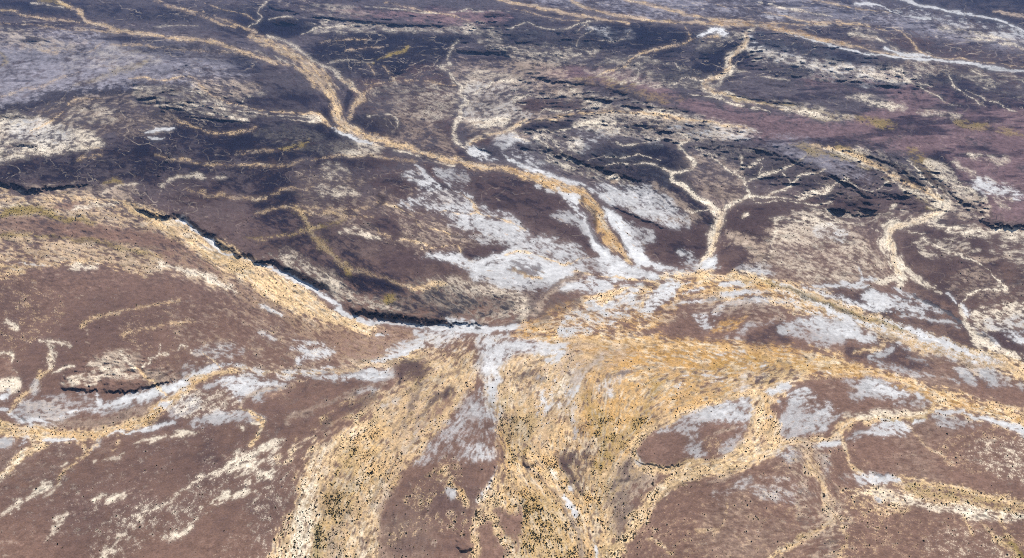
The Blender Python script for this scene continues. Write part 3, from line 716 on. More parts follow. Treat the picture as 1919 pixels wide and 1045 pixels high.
P c c=.4 a=6 f=5 n=s o=.8 : 670,1060 690,960 720,900 715,1060
P c c=.95 a=1.5 f=2 n=m : 590,870 600,850 605,834 612,840 604,860 596,876
P c c=.9 a=1.5 f=2 n=m : 572,918 580,900 584,912 576,924
P v c=.4 a=5 f=5 n=f o=.7 : 640,860 670,840 660,900 650,960 620,1000 600,1060 585,1060 610,940
P r c=.32 a=4 f=4 n=s o=.5 : 600,700 700,705 760,730 700,770 600,790 560,820 520,810
P s c=.32 a=4 f=3 n=s : 520,860 600,780 720,730 760,745 680,800 560,860
P b c=.6 a=4 f=5 n=m o=.7 : 600,800 640,785 650,800 600,835
# brown island between the two arms
P b c=.97 a=4 f=5 n=s : 905,735 920,770 932,820 937,860 925,890 910,915 900,940 895,960 892,990 885,1020 882,1100 712,1100 706,990 712,950 735,925 765,880 800,840 835,795 860,765 885,740
P r c=.55 a=8 f=14 n=i o=.6 : 760,900 900,880 880,960 870,1020 740,1030 720,970
P q c=0.22 a=4 f=5 n=m o=.9 : 870,740 905,735 930,800 935,850 880,850 840,860 780,868 800,840 840,800
P q c=0.14 a=4 f=5 n=m o=.85 : 780,800 820,790 860,790 840,830 800,850 770,868
P w c=0.74 a=4 f=6 n=m o=.8 : 872,850 885,835 905,828 925,840 932,858 915,862 885,860
P s c=.12 a=3.5 f=3 n=f : 820,870 850,860 860,900 820,920 790,950 760,930 790,900
P s c=.09 a=4 f=3 n=f : 740,985 860,960 870,1000 800,990 720,1020
S s a=1.8 f=3 n=s : 832,895,1 850,915,3 872,932,4 882,945,2
S s a=1.8 f=3 n=m : 820,885,4 832,878,4 830,892,3
S g a=1.4 f=3 n=s o=.7 : 850,905,1.5 868,928,2
S w a=1.2 f=1.6 n=m : 935,872,1 926,890,3 918,910,4 908,928,3 898,940,2
S q a=2 f=2 n=m : 838,918,3 852,928,3
P b c=.9 a=2.5 f=3 n=m : 912,960 930,970 945,1010 960,1100 920,1100 905,1000
P s c=.9 a=5 f=4 n=s : 880,1100 888,1000 900,950 935,870 945,860 950,950 930,960 960,1040 970,1100 940,1100 915,1000 905,960 900,1010 905,1100
# ---- centre fan, right arm, and the golden river
P s c=.95 a=6 f=4 n=s : 905,700 960,665 1060,640 1180,625 1300,640 1480,655 1500,690 1440,730 1380,748 1320,768 1250,795 1205,825 1190,850 1200,872 1210,890 1160,960 1130,1100 935,1100 925,960 938,900 945,850 935,800 920,760
P g c=.8 a=8 f=12 n=s : 1060,690 1180,650 1300,640 1460,655 1480,685 1380,735 1290,765 1210,800 1180,850 1120,880 1080,820 1090,740
P g c=.42 a=8 f=8 n=s o=.8 : 940,800 1080,700 1120,900 1120,1060 980,1060 945,920
S g a=5 f=6 n=s : 1010,640,14 1100,645,20 1200,655,28 1300,662,28 1400,668,26 1480,675,24 1560,688,20 1640,706,17 1720,732,16 1800,756,15 1860,772,12 1919,788,10 2000,810,10
S s a=4 f=6 n=s o=.7 : 1000,636,6 1100,640,10 1200,645,8 1300,650,6 1420,660,8 1500,700,6 1600,712,5 1700,742,4 1800,772,4 1919,795,3
P s c=.6 a=6 f=5 n=s : 1480,660 1600,680 1720,715 1850,755 2000,785 2000,820 1850,790 1740,765 1620,720 1500,710 1440,740 1420,720
P t c=.5 a=6 f=6 n=s o=.7 : 1060,640 1140,640 1200,655 1140,680 1090,700 1060,740 1050,690
P t c=.3 a=6 f=5 n=s o=.7 : 930,700 1000,680 1060,700 1040,800 960,830 940,780
P r c=.6 a=5 f=4 n=s o=.7 : 985,700 1010,695 1015,715 985,730
P q c=0.37 a=4 f=4 n=s : 980,725 1005,708 1012,722 995,740 980,738
P r c=.5 a=5 f=4 n=s o=.8 : 1080,780 1100,800 1110,860 1105,900 1085,930 1065,900 1060,850
P r c=.4 a=6 f=5 n=s o=.8 : 1150,900 1190,880 1200,920 1180,990 1150,1010 1140,960
P t c=.8 a=4 f=5 n=s : 1170,860 1195,865 1240,875 1220,900 1180,940 1150,930 1150,890
P b c=.85 a=3 f=4 n=s : 1172,868 1190,862 1205,876 1180,900 1160,905
S v a=7 f=10 n=s o=.6 : 1235,715,8 1215,760,10 1185,800,11 1160,830,10 1130,870,6
S v a=7 f=10 n=s o=.6 : 1085,735,5 1110,765,10 1130,800,12 1135,840,11 1120,875,7
P v c=.4 a=6 f=8 n=f o=.6 : 985,940 1040,950 1060,1060 970,1060
P v c=.4 a=5 f=6 n=f o=.55 : 950,800 1000,780 990,850 950,860
P g c=.6 a=6 f=6 n=s o=.8 : 1300,650 1460,660 1540,680 1460,690 1330,690
P v c=.35 a=5 f=6 n=s o=.5 : 1320,690 1400,672 1520,680 1560,690 1480,698 1380,695
S c a=3 f=3 n=f o=.8 : 1020,760,2 1035,740,4 1055,715,5 1075,690,3
S w a=2 f=2 n=m : 1085,720,3 1070,745,3
P w c=0.09 a=3 f=2 n=f : 1000,760 1050,700 1095,690 1070,745 1030,790 1010,790
P w c=0.22 a=3 f=2 n=m : 1060,750 1080,770 1080,810 1060,790
S w a=1.6 f=1.6 n=m : 1058,932,3 1068,945,4.5 1078,958,3
S w a=1.6 f=1.6 n=f o=.9 : 1030,880,1 1042,893,3
S w a=1.4 f=1.6 n=s : 1112,1010,2 1118,1035,3 1122,1060,2
S r a=2 f=2 n=s o=.9 : 977,850,2 984,865,4.5 986,878,4 984,886,1
S r a=1.6 f=2 n=s o=.8 : 1078,985,2 1085,1010,3 1088,1060,3
S k a=2 f=2 n=s o=.45 : 930,860,1 948,900,1.5 955,930,1
S b a=2 f=2 n=m : 975,950,2 968,980,4 950,1000,3
P b c=.6 a=3 f=3 n=m : 960,960 975,980 972,1020 958,1030
S w a=1.5 f=2 n=m : 1340,664,1 1370,662,2 1395,660,2.5
S w a=1.5 f=2 n=m : 1275,706,1 1290,703,2
S w a=1.5 f=2 n=s : 1300,700,1 1340,702,2 1360,706,1
S w a=1.5 f=2 n=s : 1320,715,1 1340,710,3 1356,708,1
S w a=1 f=2 n=m : 1270,726,1 1274,720,3
S w a=1 f=2 n=m : 1385,690,1 1395,690,1.5
S w a=1 f=2 n=m : 1422,686,1 1430,684,1.5
P q c=0.47 a=3 f=3 n=s : 1118,722 1128,708 1148,704 1172,694 1158,712 1145,735 1130,744
S r a=2 f=3 n=s o=.8 : 1140,702,2 1158,700,4 1180,694,2 1210,688,1
P w c=0.52 a=3 f=3 n=m : 1122,722 1130,712 1142,714 1138,735 1130,740
# braids and silt inside the fans
S t a=2 f=3 n=m o=.8 : 1088,645,3 1074,665,3.5 1068,688,3 1064,704,2
S q a=4 f=5 n=m o=.7 : 1122,668,4 1098,688,6 1078,712,7 1062,738,7 1046,760,6 1024,782,3
S t a=3 f=5 n=m o=.7 : 1150,655,3 1120,668,6 1095,688,5 1070,715,3
S r a=2 f=2 n=m : 1064,698,3 1069,706,3
S r a=2 f=3 n=m o=.7 : 1024,662,1 1000,680,1.8 978,690,2 970,708,1.5 974,738,1
S r a=3 f=4 n=m o=.8 : 978,708,5 992,700,6 1004,690,4
S w a=4 f=3 n=f : 1014,736,2 1018,750,4 1030,764,5 1044,752,3
S r a=1.6 f=2.5 n=m o=.8 : 940,700,1 942,715,2 932,738,2 926,760,2.5 930,775,1
S r a=1 f=2 n=m o=.7 : 946,775,.8 952,800,1 954,832,1
S r a=3 f=3 n=m o=.6 : 1055,775,2 1068,790,4 1078,805,2
S q a=3 f=3 n=m o=.7 : 1062,775,3 1070,760,3 1080,812,3 1074,820,2
S t a=1.4 f=2 n=m o=.8 : 990,870,1.5 1010,893,2 1034,914,2 1052,936,2 1066,962,2 1080,986,3 1086,1010,3.5 1092,1050,4
S r a=1.4 f=2 n=m o=.6 : 1010,896,1 1040,922,1.4 1060,955,1.4 1078,985,1.6
S c a=2 f=2 n=m : 1028,878,1 1036,888,4 1044,896,2
S w a=1 f=1.6 n=m : 1065,914,2 1070,920,3
S w a=1 f=1.6 n=m : 1055,928,1.5 1064,938,4 1074,952,4.5 1083,966,3
P r c=.7 a=5 f=4 n=m o=.8 : 1050,850 1085,842 1112,842 1110,870 1096,888 1092,915 1076,908 1062,882
P t c=.75 a=6 f=6 n=m o=.85 : 1150,872 1200,860 1232,878 1205,908 1184,948 1192,990 1162,1022 1145,985 1148,930
P r c=.5 a=5 f=4 n=m o=.75 : 1156,880 1195,868 1205,890 1178,930 1180,985 1158,1005 1150,960
P b c=.9 a=3 f=3 n=m : 924,952 946,955 976,986 972,1016 952,1002 936,976
P b c=.9 a=3 f=3 n=m : 914,974 930,998 946,1050 904,1050 904,1000
P r c=.8 a=6 f=7 n=m o=.8 : 742,690 770,680 798,686 800,700 782,710 755,706
S r a=4 f=4 n=m o=.8 : 852,722,4 826,738,7 802,756,7 786,782,5
S r a=3 f=4 n=m o=.7 : 888,672,2 862,692,4 836,706,4 818,718,2
S t a=2 f=3 n=m o=.8 : 800,712,2 778,738,4 764,770,4 756,806,3
S r a=1.6 f=2 n=m o=.7 : 790,722,1 770,755,1.6 758,800,1.4
S r a=1.6 f=2 n=m : 750,702,2 747,716,3 744,728,2
S r a=4 f=4 n=m o=.7 : 700,740,3 660,760,5 620,782,6 608,800,3
S t a=4 f=4 n=m o=.7 : 720,720,3 660,735,5 600,760,6 540,790,6
S q a=3 f=3 n=m o=.8 : 720,760,1 740,752,3 752,748,2
S q a=2 f=2 n=m o=.7 : 672,732,2 690,728,3.5 705,730,2
S r a=2 f=2.5 n=m o=.6 : 742,868,1 724,895,2 706,926,2.5 692,955,1.5
S t a=2 f=3 n=m o=.7 : 756,872,2 734,900,3.5 712,936,3.5 700,970,2
S r a=1.6 f=2.5 n=m o=.5 : 664,880,1 650,905,2 626,925,1.5 608,955,1.2
S t a=3 f=4 n=m o=.6 : 650,960,3 634,985,5 622,1012,6 618,1060,6
S v a=3 f=4 n=m o=.7 : 596,985,3 594,1010,6 596,1060,7
S c a=4 f=5 n=m o=.7 : 560,1060,10 562,1010,12 566,960,10 576,920,6 592,880,4
S c a=4 f=5 n=m o=.6 : 672,1060,10 680,1010,9 684,980,4
# salt fan at the centre
P q c=0.86 a=6 f=8 n=s o=.75 : 885,640 930,640 990,642 1050,645 1056,652 1020,658 985,662 955,668 940,690 938,715 935,745 928,762 918,745 908,715 896,700 885,672 893,655
P w c=0.77 a=4 f=6 n=s o=.92 : 890,642 930,640 990,642 1050,645 1056,652 1000,658 955,664 932,690 936,715 930,750 918,735 908,712 900,680 893,658
P w c=0.62 a=5 f=4 n=s o=.85 : 840,655 870,640 890,640 888,650 870,660 845,662
S t a=3 f=5 n=s o=.6 : 895,650,5 900,665,5 905,680,4
P w c=0.58 a=4 f=4 n=m o=.9 : 775,622 800,618 840,622 900,630 980,632 1000,636 900,638 850,640 835,648 810,654 785,645 800,636
P w c=0.54 a=3 f=3 n=m o=.9 : 725,655 745,645 770,640 800,632 810,636 790,648 765,655 740,662
S w a=2 f=1.6 n=m : 712,673,1 730,665,3 755,658,3.5 770,654,1
S w a=1.2 f=1.6 n=m : 696,676,1 716,677,2
S w a=1.2 f=1.6 n=m : 705,628,1 725,629,1.5
P w c=0.52 a=3 f=2 n=m : 1020,672 1040,668 1055,662 1050,672 1030,678
P q c=0.32 a=5 f=5 n=s : 895,755 912,745 925,770 910,790 898,775
S w a=2 f=2 n=m o=.8 : 895,738,2 900,728,3 905,735,2
# ---- salt country in the middle
P q c=0.67 a=6 f=8 n=m : 960,480 960,455 1000,445 1040,445 1075,460 1098,482 1080,495 1040,490 1000,480
P w c=0.27 a=5 f=8 n=m o=.8 : 990,455 1050,450 1095,480 1060,490 1010,475
P q c=0.42 a=5 f=6 n=m : 755,328 800,328 815,345 830,350 820,362 790,350
P w c=0.42 a=3.5 f=4 n=m : 760,332 790,328 812,340 808,348 785,344
S w a=1.5 f=2 n=m : 808,335,3 822,345,3 815,350,3
S w a=1 f=1.5 n=m o=.8 : 778,310,1 795,320,2 805,332,1
P w c=0.54 a=5 f=5 n=m : 752,380 775,372 800,355 830,348 858,362 880,382 888,392 868,400 840,398 800,388
P t c=.34 a=4 f=6 n=s o=.6 : 800,365 840,355 870,375 830,380
P w c=0.58 a=5 f=5 n=s : 800,390 850,395 900,402 950,410 990,430 985,440 930,438 880,430 840,410
P q c=0.42 a=6 f=6 n=s : 840,410 900,425 960,440 1010,450 960,465 900,450 860,430
P w c=0.32 a=4 f=5 n=s : 900,385 930,395 955,405 975,425 940,415 910,400
S w a=1 f=1.6 n=m : 870,360,1 880,372,1.5
P q c=0.32 a=4 f=5 n=m o=.8 : 820,322 860,318 880,335 860,355 830,345
S w a=1.2 f=1.6 n=m : 878,362,2 885,370,1.5
S w a=1 f=1.6 n=m : 850,358,2 865,360,1.5
S s a=1 f=2 n=s : 800,310,1 812,328,2.5 824,345,2.5 850,358,2 872,368,2 890,390,2.5 915,405,2 950,418,1.5 985,432,1.5
S r a=1.5 f=2.5 n=s : 795,308,2 808,322,4 822,340,4 840,355,3 860,362,2
S s a=1 f=2 n=s : 820,398,1 850,400,1.5 890,396,1
P w c=0.72 a=4 f=4 n=s : 800,478 830,474 870,480 880,490 930,495 960,492 930,505 900,508 860,500 830,488
P w c=0.86 a=4 f=4 n=s : 935,478 970,468 1020,482 1045,492 1070,512 1055,525 1010,528 960,520 900,515 870,505 900,498 950,492
P q c=0.52 a=5 f=6 n=m : 880,505 950,515 1020,525 1040,535 1000,540 940,530 890,515
P r c=.8 a=3 f=4 n=m : 872,470 920,455 950,468 930,480 885,484
P w c=0.88 a=2.5 f=3 n=m : 890,487 930,478 960,466 985,470 1060,492 1068,502 1040,498 990,480 960,478 930,488 900,491
P q c=0.77 a=3 f=5 n=m : 1070,495 1095,480 1125,482 1140,505 1120,508 1090,508
P w c=0.88 a=3 f=4 n=s : 1105,482 1140,478 1180,492 1225,510 1250,516 1240,522 1170,520 1120,512 1145,505 1130,495
P w c=0.86 a=3 f=3 n=m : 1048,542 1070,528 1100,520 1135,520 1165,524 1150,535 1130,548 1105,546 1080,540 1060,545
P q c=0.42 a=5 f=6 n=m : 1085,525 1140,525 1130,545 1100,548
S s a=1 f=1.6 n=s : 1076,508,1.5 1110,512,1.5 1160,520,1.5 1210,526,2 1240,522,1
S s a=1 f=1.6 n=s : 950,478,.8 985,472,1 1020,482,1 1062,494,1 1095,482,.8 1130,482,1.2
S s a=1 f=1.6 n=s : 960,505,2 1000,520,1.5 1015,524,1
P r c=.5 a=4 f=5 n=m o=.8 : 960,492 990,495 1010,505 990,512 960,505
S w a=1.6 f=2 n=m : 1048,350,1 1060,362,4 1075,375,6 1084,382,3
S w a=2 f=2.5 n=m : 1068,380,2 1085,395,4 1098,415,5 1108,435,6 1116,455,9 1130,475,12 1140,485,9
S q a=3.5 f=4 n=m : 1034,404,2 1060,405,8 1085,415,10 1100,435,8
S r a=1.2 f=2 n=m o=.8 : 1092,400,1 1105,420,2 1115,440,3 1125,455,3 1135,468,1
S r a=4 f=4 n=m : 1030,420,4 1060,430,10 1085,445,8 1100,462,4
S w a=2 f=2.5 n=m : 1132,386,3 1142,400,7 1158,418,11 1170,435,13 1176,450,12 1185,465,12 1195,480,10 1215,492,7 1245,502,4 1280,510,2
P q c=0.52 a=5 f=6 n=s : 1170,425 1200,425 1225,440 1220,455 1190,460 1170,450
S k a=1.2 f=2 n=m o=.6 : 1150,435,2 1165,455,3 1178,468,2
P w c=0.52 a=5 f=6 n=s : 1110,342 1140,350 1190,370 1235,395 1262,418 1240,418 1195,400 1150,380 1120,360
P q c=0.34 a=6 f=7 n=s : 1120,335 1200,345 1250,375 1290,415 1270,430 1220,400 1160,370
S w a=2 f=2.5 n=s : 940,290,3 965,302,3 1000,318,3 1040,332,3 1080,345,3 1120,360,2 1150,378,3
S w a=2 f=2.5 n=m o=.9 : 1000,345,1 1045,360,1.5
S c a=1.5 f=2 n=m : 1135,330,3 1150,332,7 1160,338,4
S t a=1 f=2 n=m : 1146,338,5 1152,340,4
S r a=2 f=3 n=s : 1138,384,2 1170,398,2 1220,420,3 1260,432,1
S w a=2 f=2 n=m : 1316,500,5 1325,496,9 1335,492,9 1340,480,3
P q c=0.32 a=4 f=5 n=m : 1275,470 1300,485 1305,505 1290,500
S w a=1.6 f=2 n=m : 1225,520,2 1260,516,3.5 1300,512,2
S r a=1.5 f=3 n=s o=.4 : 1175,510,1 1215,516,1.5
S w a=3 f=4 n=m o=.8 : 1410,508,3 1430,512,5 1445,515,2
P q c=0.32 a=4 f=5 n=m o=.8 : 1390,505 1450,500 1450,520 1420,520
# sands and salts just below, right of centre
P g c=.75 a=5 f=4 n=s : 1000,600 1040,575 1100,560 1150,545 1215,535 1300,520 1420,525 1450,545 1380,560 1290,575 1230,610 1150,630 1040,632 960,632
P s c=.45 a=5 f=4 n=s : 1010,600 1120,555 1240,530 1400,525 1440,540 1300,565 1200,615 1050,630
P t c=.4 a=4 f=3 n=s o=.8 : 1000,580 1040,545 1090,560 1060,600 1010,610
P r c=.45 a=4 f=3 n=s o=.8 : 990,560 1040,548 1080,560 1070,580 1010,592
P w c=0.34 a=3.5 f=2 n=s : 1060,600 1110,570 1200,560 1260,570 1200,600 1120,622 1050,628
P w c=0.27 a=3 f=2 n=s : 1050,620 1120,590 1160,580 1180,585 1100,620
P w c=0.89 a=3 f=2.5 n=m : 1198,582 1205,562 1222,545 1240,532 1262,528 1270,535 1262,552 1245,568 1225,580
P w c=0.62 a=3 f=3 n=m : 1155,555 1165,540 1190,532 1205,530 1195,548 1170,556
S s a=1 f=1.6 n=s : 1115,568,1 1160,545,1.5 1200,538,1 1220,550,1.5 1195,570,1.5
S k a=1 f=1.6 n=s o=.5 : 1205,530,2 1215,538,2 1230,535,2
S t a=2 f=3 n=s : 1090,512,3 1068,520,5 1040,540,5 1018,560,5 1000,590,6
S r a=1.6 f=2 n=s o=.7 : 1090,510,1 1060,522,2 1025,545,1.5 1010,570,1.5
S w a=1.2 f=1.6 n=m : 1352,532,2 1370,531,4 1400,531,4 1414,530,2
S w a=1.6 f=1.6 n=m : 1282,552,1 1300,545,4 1318,540,2
S w a=2 f=2 n=m : 1262,575,2 1290,568,4 1330,562,3 1340,560,1
S w a=2 f=2 n=m : 1355,548,1 1390,547,4 1425,548,3 1440,548,1
S w a=2 f=2 n=m : 1330,585,1 1370,568,4 1410,563,4 1460,566,4 1480,570,1
S w a=1.2 f=1.6 n=m : 1275,528,1 1290,527,1.5
S t a=3 f=4 n=s o=.8 : 1230,600,3 1250,580,4 1290,560,3 1350,552,3
P w c=0.32 a=4 f=4 n=s : 1300,600 1320,590 1350,580 1345,600 1330,615 1318,620
P w c=0.67 a=3 f=3 n=m : 1330,588 1345,576 1358,578 1350,592 1338,598
P w c=0.62 a=4 f=4 n=m : 1296,594 1325,588 1340,600 1330,615 1318,612
S g a=3 f=4 n=s : 1340,618,3 1360,608,8 1380,598,8 1400,590,3
P q c=0.62 a=4 f=4 n=s : 1358,636 1370,618 1400,602 1440,598 1450,604 1420,612 1400,625 1395,640 1380,642
P r c=.85 a=4 f=6 n=m : 1410,625 1440,610 1470,605 1480,640 1420,648 1395,645
P t c=.4 a=6 f=6 n=s : 1240,600 1300,570 1440,570 1460,595 1400,595 1340,580
# ---- right-hand river G
S s a=4 f=3 n=s : 1240,518,3 1300,518,4 1360,520,6 1420,525,9 1470,540,14 1520,560,16 1570,580,17 1620,600,17 1680,622,18 1740,642,18 1800,660,16 1860,678,14 1919,696,12 2000,715,12
S g a=4 f=5 n=s o=.6 : 1420,540,8 1480,560,10 1540,585,8 1600,605,6
P s c=.45 a=5 f=4 n=s : 1440,560 1520,590 1600,620 1700,650 1800,690 2000,740 2000,700 1800,650 1640,590 1500,530
P t c=.42 a=5 f=4 n=s o=.8 : 1520,550 1640,600 1760,640 1900,690 1820,690 1700,650 1580,600
S w a=2.4 f=2 n=f : 1450,530,2 1490,548,4 1530,565,5 1570,585,6 1620,606,4 1660,618,2
S w a=2.4 f=2 n=f : 1500,535,1 1560,555,3 1620,572,4 1650,582,2
S w a=2.4 f=2 n=f : 1640,600,3 1690,612,5 1740,632,6 1790,650,7 1820,660,5 1850,672,2
P w c=0.26 a=3 f=2 n=f : 1460,545 1560,575 1680,605 1780,640 1880,680 1800,672 1680,630 1560,595 1470,560
S v a=1.8 f=2 n=f : 1430,528,1 1480,545,2.5 1530,562,3 1570,576,3 1610,590,3 1650,604,3 1690,618,2
S k a=1 f=1.6 n=f o=.7 : 1450,536,.8 1500,553,1.5 1560,574,2 1600,588,1.5 1640,602,1
S w a=2 f=2 n=m : 1575,533,2 1600,530,3 1620,524,4 1640,520,3
S w a=1.6 f=2 n=m : 1525,535,1 1545,536,3 1565,538,2
S w a=1 f=2 n=m : 1605,500,.8 1615,515,1.5 1622,525,2
S w a=1 f=2 n=m : 1598,534,1 1615,536,2 1632,533,1
S w a=1.6 f=2 n=m : 1670,540,1 1690,548,3 1695,555,2
P w c=0.62 a=4 f=3 n=s : 1620,555 1650,548 1680,560 1720,575 1735,585 1690,580 1650,576 1630,568
S w a=1.6 f=2 n=m : 1700,550,1.5 1725,565,3 1755,580,3.5 1780,590,3 1810,610,2 1850,632,1.5 1870,645,.8
S d a=1.6 f=2.5 n=s o=.9 : 1720,560,1 1750,574,4 1785,592,4 1820,618,3 1860,640,1
S w a=1.2 f=1.6 n=m : 1775,548,.8 1790,560,2 1800,568,2
S w a=1.4 f=1.6 n=m : 1808,570,2 1815,580,5 1812,592,3
S w a=2 f=2 n=s o=.8 : 1680,590,2 1730,592,3 1770,602,3 1800,615,2
P c c=.5 a=4 f=3 n=s : 1830,580 1919,570 2000,580 2000,605 1919,610 1840,620 1825,600
P q c=0.32 a=5 f=4 n=m : 1850,605 1919,595 1940,625 1880,620
S w a=2 f=2 n=m : 1898,625,2 1915,636,5 1960,650,5
S c a=2 f=2 n=s : 1806,575,2 1808,600,4 1830,630,5 1870,655,5 1919,670,3
P q c=0.72 a=4 f=3.5 n=s : 1460,614 1490,598 1530,592 1570,598 1610,612 1640,628 1625,645 1600,636 1560,642 1520,636 1480,628
P w c=0.62 a=4 f=4 n=s : 1500,600 1540,598 1590,615 1635,630 1622,645 1590,630 1540,618
P r c=.8 a=5 f=6 n=m : 1590,655 1640,650 1700,660 1760,685 1700,690 1640,676 1600,670
P q c=0.77 a=2.5 f=2.5 n=m : 1630,666 1645,656 1668,652 1664,662 1645,668
S s a=1.6 f=3 n=s : 1605,660,2 1630,655,4 1650,648,2
P q c=0.47 a=4 f=3.5 n=s : 1630,673 1660,678 1690,690 1720,700 1738,706 1700,702 1650,686
S q a=1.6 f=2 n=s : 1735,698,1 1750,704,2.5
S w a=1.6 f=2 n=m o=.9 : 1680,648,1 1705,654,2
P q c=0.62 a=3 f=3 n=s : 1735,662 1760,660 1790,672 1800,676 1775,678 1755,668
P q c=0.77 a=2.5 f=3 n=m : 1788,690 1805,688 1818,698 1828,718 1815,714 1805,702
S q a=1.6 f=2 n=s : 1765,705,1 1785,712,2 1800,717,1
P q c=0.64 a=4 f=3.5 n=s : 1835,698 1860,694 1890,705 1925,720 1960,735 1919,730 1880,724 1850,715
S q a=2 f=3 n=m o=.7 : 1700,670,2 1720,672,5 1735,680,2
# island with streaky salt
P b c=.97 a=3 f=3.5 n=m : 1458,815 1466,780 1478,745 1505,718 1550,706 1620,706 1690,725 1740,745 1750,752 1700,762 1640,768 1590,776 1570,800 1530,818 1480,818
P q c=0.54 a=5 f=3 n=s : 1460,805 1470,775 1480,745 1505,722 1530,740 1560,760 1580,772 1560,790 1530,808 1480,815
P w c=0.52 a=4 f=4 n=m : 1478,745 1498,722 1515,725 1530,745 1565,765 1575,775 1550,778 1520,760 1495,750
P q c=0.52 a=4 f=3 n=s : 1550,712 1590,706 1640,715 1700,735 1735,742 1690,742 1640,735 1590,722
P w c=0.72 a=3 f=2.5 n=m : 1625,715 1660,722 1720,738 1728,742 1690,742 1660,735
P q c=0.72 a=2.5 f=3 n=m : 1592,738 1610,732 1625,740 1615,750 1600,748
P q c=0.62 a=3 f=2.5 n=s : 1685,752 1710,745 1740,748 1750,754 1720,760 1690,760
S q a=2.5 f=3 n=m : 1625,740,2 1660,744,3 1680,746,1
S w a=1.6 f=2 n=m : 1545,690,1 1560,698,2
S t a=1.6 f=2.5 n=s o=.6 : 1550,722,2 1600,728,2
# right lower washes
S s a=3 f=2.5 n=s : 1760,762,6 1720,776,9 1680,784,9 1640,784,9 1600,784,8 1580,800,10 1560,818,7 1520,826,5 1480,826,7
S c a=3 f=4 n=s o=.8 : 1740,770,3 1690,776,7 1640,776,8 1590,780,6
S v a=2 f=2.5 n=s o=.7 : 1750,772,2 1710,786,2.5 1660,792,2.5
S s a=3 f=3 n=s : 1470,830,12 1440,845,14 1400,865,14 1350,880,11 1300,888,12 1260,905,14 1230,930,16 1205,965,16 1180,1000,14 1160,1030,14 1140,1090,16
S s a=5 f=3 n=s : 1470,712,8 1440,735,14 1435,765,14 1440,800,16 1450,825,12
S g a=4 f=4 n=s o=.5 : 1460,712,6 1435,745,9 1440,790,8 1400,850,6
S t a=3 f=3 n=s o=.7 : 1270,886,4 1290,885,8 1305,880,4
S t a=3 f=3 n=s o=.7 : 1330,905,3 1360,893,6 1368,888,2
S t a=2 f=2.5 n=s o=.8 : 1385,866,1 1400,860,3 1410,855,1
S k a=1.5 f=1.6 n=f o=.7 : 1235,945,1 1245,925,2 1270,912,1.5 1310,902,1.5
P w c=0.86 a=2.5 f=2.5 n=m : 1432,742 1440,730 1455,720 1470,716 1475,724 1455,730 1445,738
S w a=1 f=1.6 n=m : 1457,750,1 1460,750,3.5
S w a=1 f=1.6 n=m : 1440,782,2 1446,780,3
S b a=1 f=1.6 n=m : 1440,782,.6 1445,781,1
S w a=1 f=1.6 n=m : 1428,795,2 1432,797,2
P q c=0.52 a=3.5 f=3 n=s : 1375,722 1385,704 1405,698 1425,700 1415,715 1395,728 1380,732
P r c=.4 a=5 f=4 n=s : 1410,705 1440,690 1480,695 1440,715 1410,725
P s c=.92 a=3 f=2 n=m : 1180,830 1250,785 1320,762 1380,742 1430,735 1430,840 1360,880 1260,885 1195,880
P b c=.98 a=2 f=2 n=m : 1192,848 1196,832 1215,815 1245,798 1280,780 1330,764 1370,752 1395,742 1404,748 1409,775 1405,800 1390,825 1365,845 1330,858 1290,862 1255,870 1215,866 1198,860
P q c=0.64 a=4 f=3 n=m : 1235,808 1260,790 1300,774 1340,764 1375,758 1398,742 1409,762 1408,785 1390,792 1360,784 1325,786 1305,800 1308,825 1312,850 1300,860 1290,845 1285,820 1262,805
P w c=0.14 a=4 f=5 n=m : 1340,768 1375,758 1398,745 1409,762 1408,785 1385,788 1350,780
P s c=.12 a=3 f=3 n=f : 1320,830 1350,825 1350,848 1330,855
S t a=1.6 f=2.5 n=s : 1335,818,1 1350,806,1.5 1390,800,1
P q c=0.32 a=4 f=4 n=s : 1345,845 1370,820 1400,800 1395,825 1370,842
S w a=1 f=1.6 n=m o=.8 : 1190,848,.6 1196,860,1.5 1205,866,1
S q a=2 f=2 n=m : 1185,862,2 1195,868,3
# lower right plain washes
P q c=0.52 a=4 f=4 n=s : 1345,935 1355,918 1385,900 1400,892 1410,900 1385,915 1365,925 1358,945
P q c=0.52 a=3 f=3 n=m : 1336,922 1350,920 1360,945 1345,948
P q c=0.17 a=4 f=4 n=m : 1410,900 1500,900 1540,930 1470,940 1420,925
P w c=0.62 a=4 f=4 n=m : 1625,806 1650,798 1700,792 1702,808 1690,815 1665,812 1640,810
P w c=0.72 a=2.5 f=3 n=m : 1658,800 1680,794 1702,792 1708,806 1690,808 1665,806
S w a=1.6 f=2 n=m : 1708,798,1 1718,788,4 1730,784,3
S q a=3 f=3.5 n=m : 1585,825,3 1600,818,8 1615,810,5
S w a=2 f=2 n=m : 1525,838,2 1550,832,5 1572,828,5
P q c=0.52 a=4 f=4 n=m : 1455,840 1480,832 1490,850 1488,865 1470,855 1455,852
P q c=0.42 a=4 f=5 n=m : 1530,862 1548,858 1556,885 1545,895 1535,880
S w a=1.4 f=1.8 n=m : 1760,770,3 1785,770,4 1815,775,3
S w a=1.4 f=1.8 n=m : 1820,776,3 1850,784,4.5 1885,792,6 1910,802,6 1925,820,4 1935,840,3
P q c=0.32 a=4 f=4 n=s : 1750,780 1810,785 1840,795 1780,798
S s a=1.6 f=2 n=s : 1575,810,4 1578,830,3.5 1585,855,3.5 1600,875,3.5 1625,890,3.5 1660,898,4 1700,898,3 1740,902,3 1790,912,4 1850,930,4 1919,945,4 2000,960,4
P s c=.75 a=5 f=3 n=f : 1660,905 1740,902 1830,918 1919,940 2040,965 2040,990 1919,975 1840,960 1760,945 1700,930 1680,915
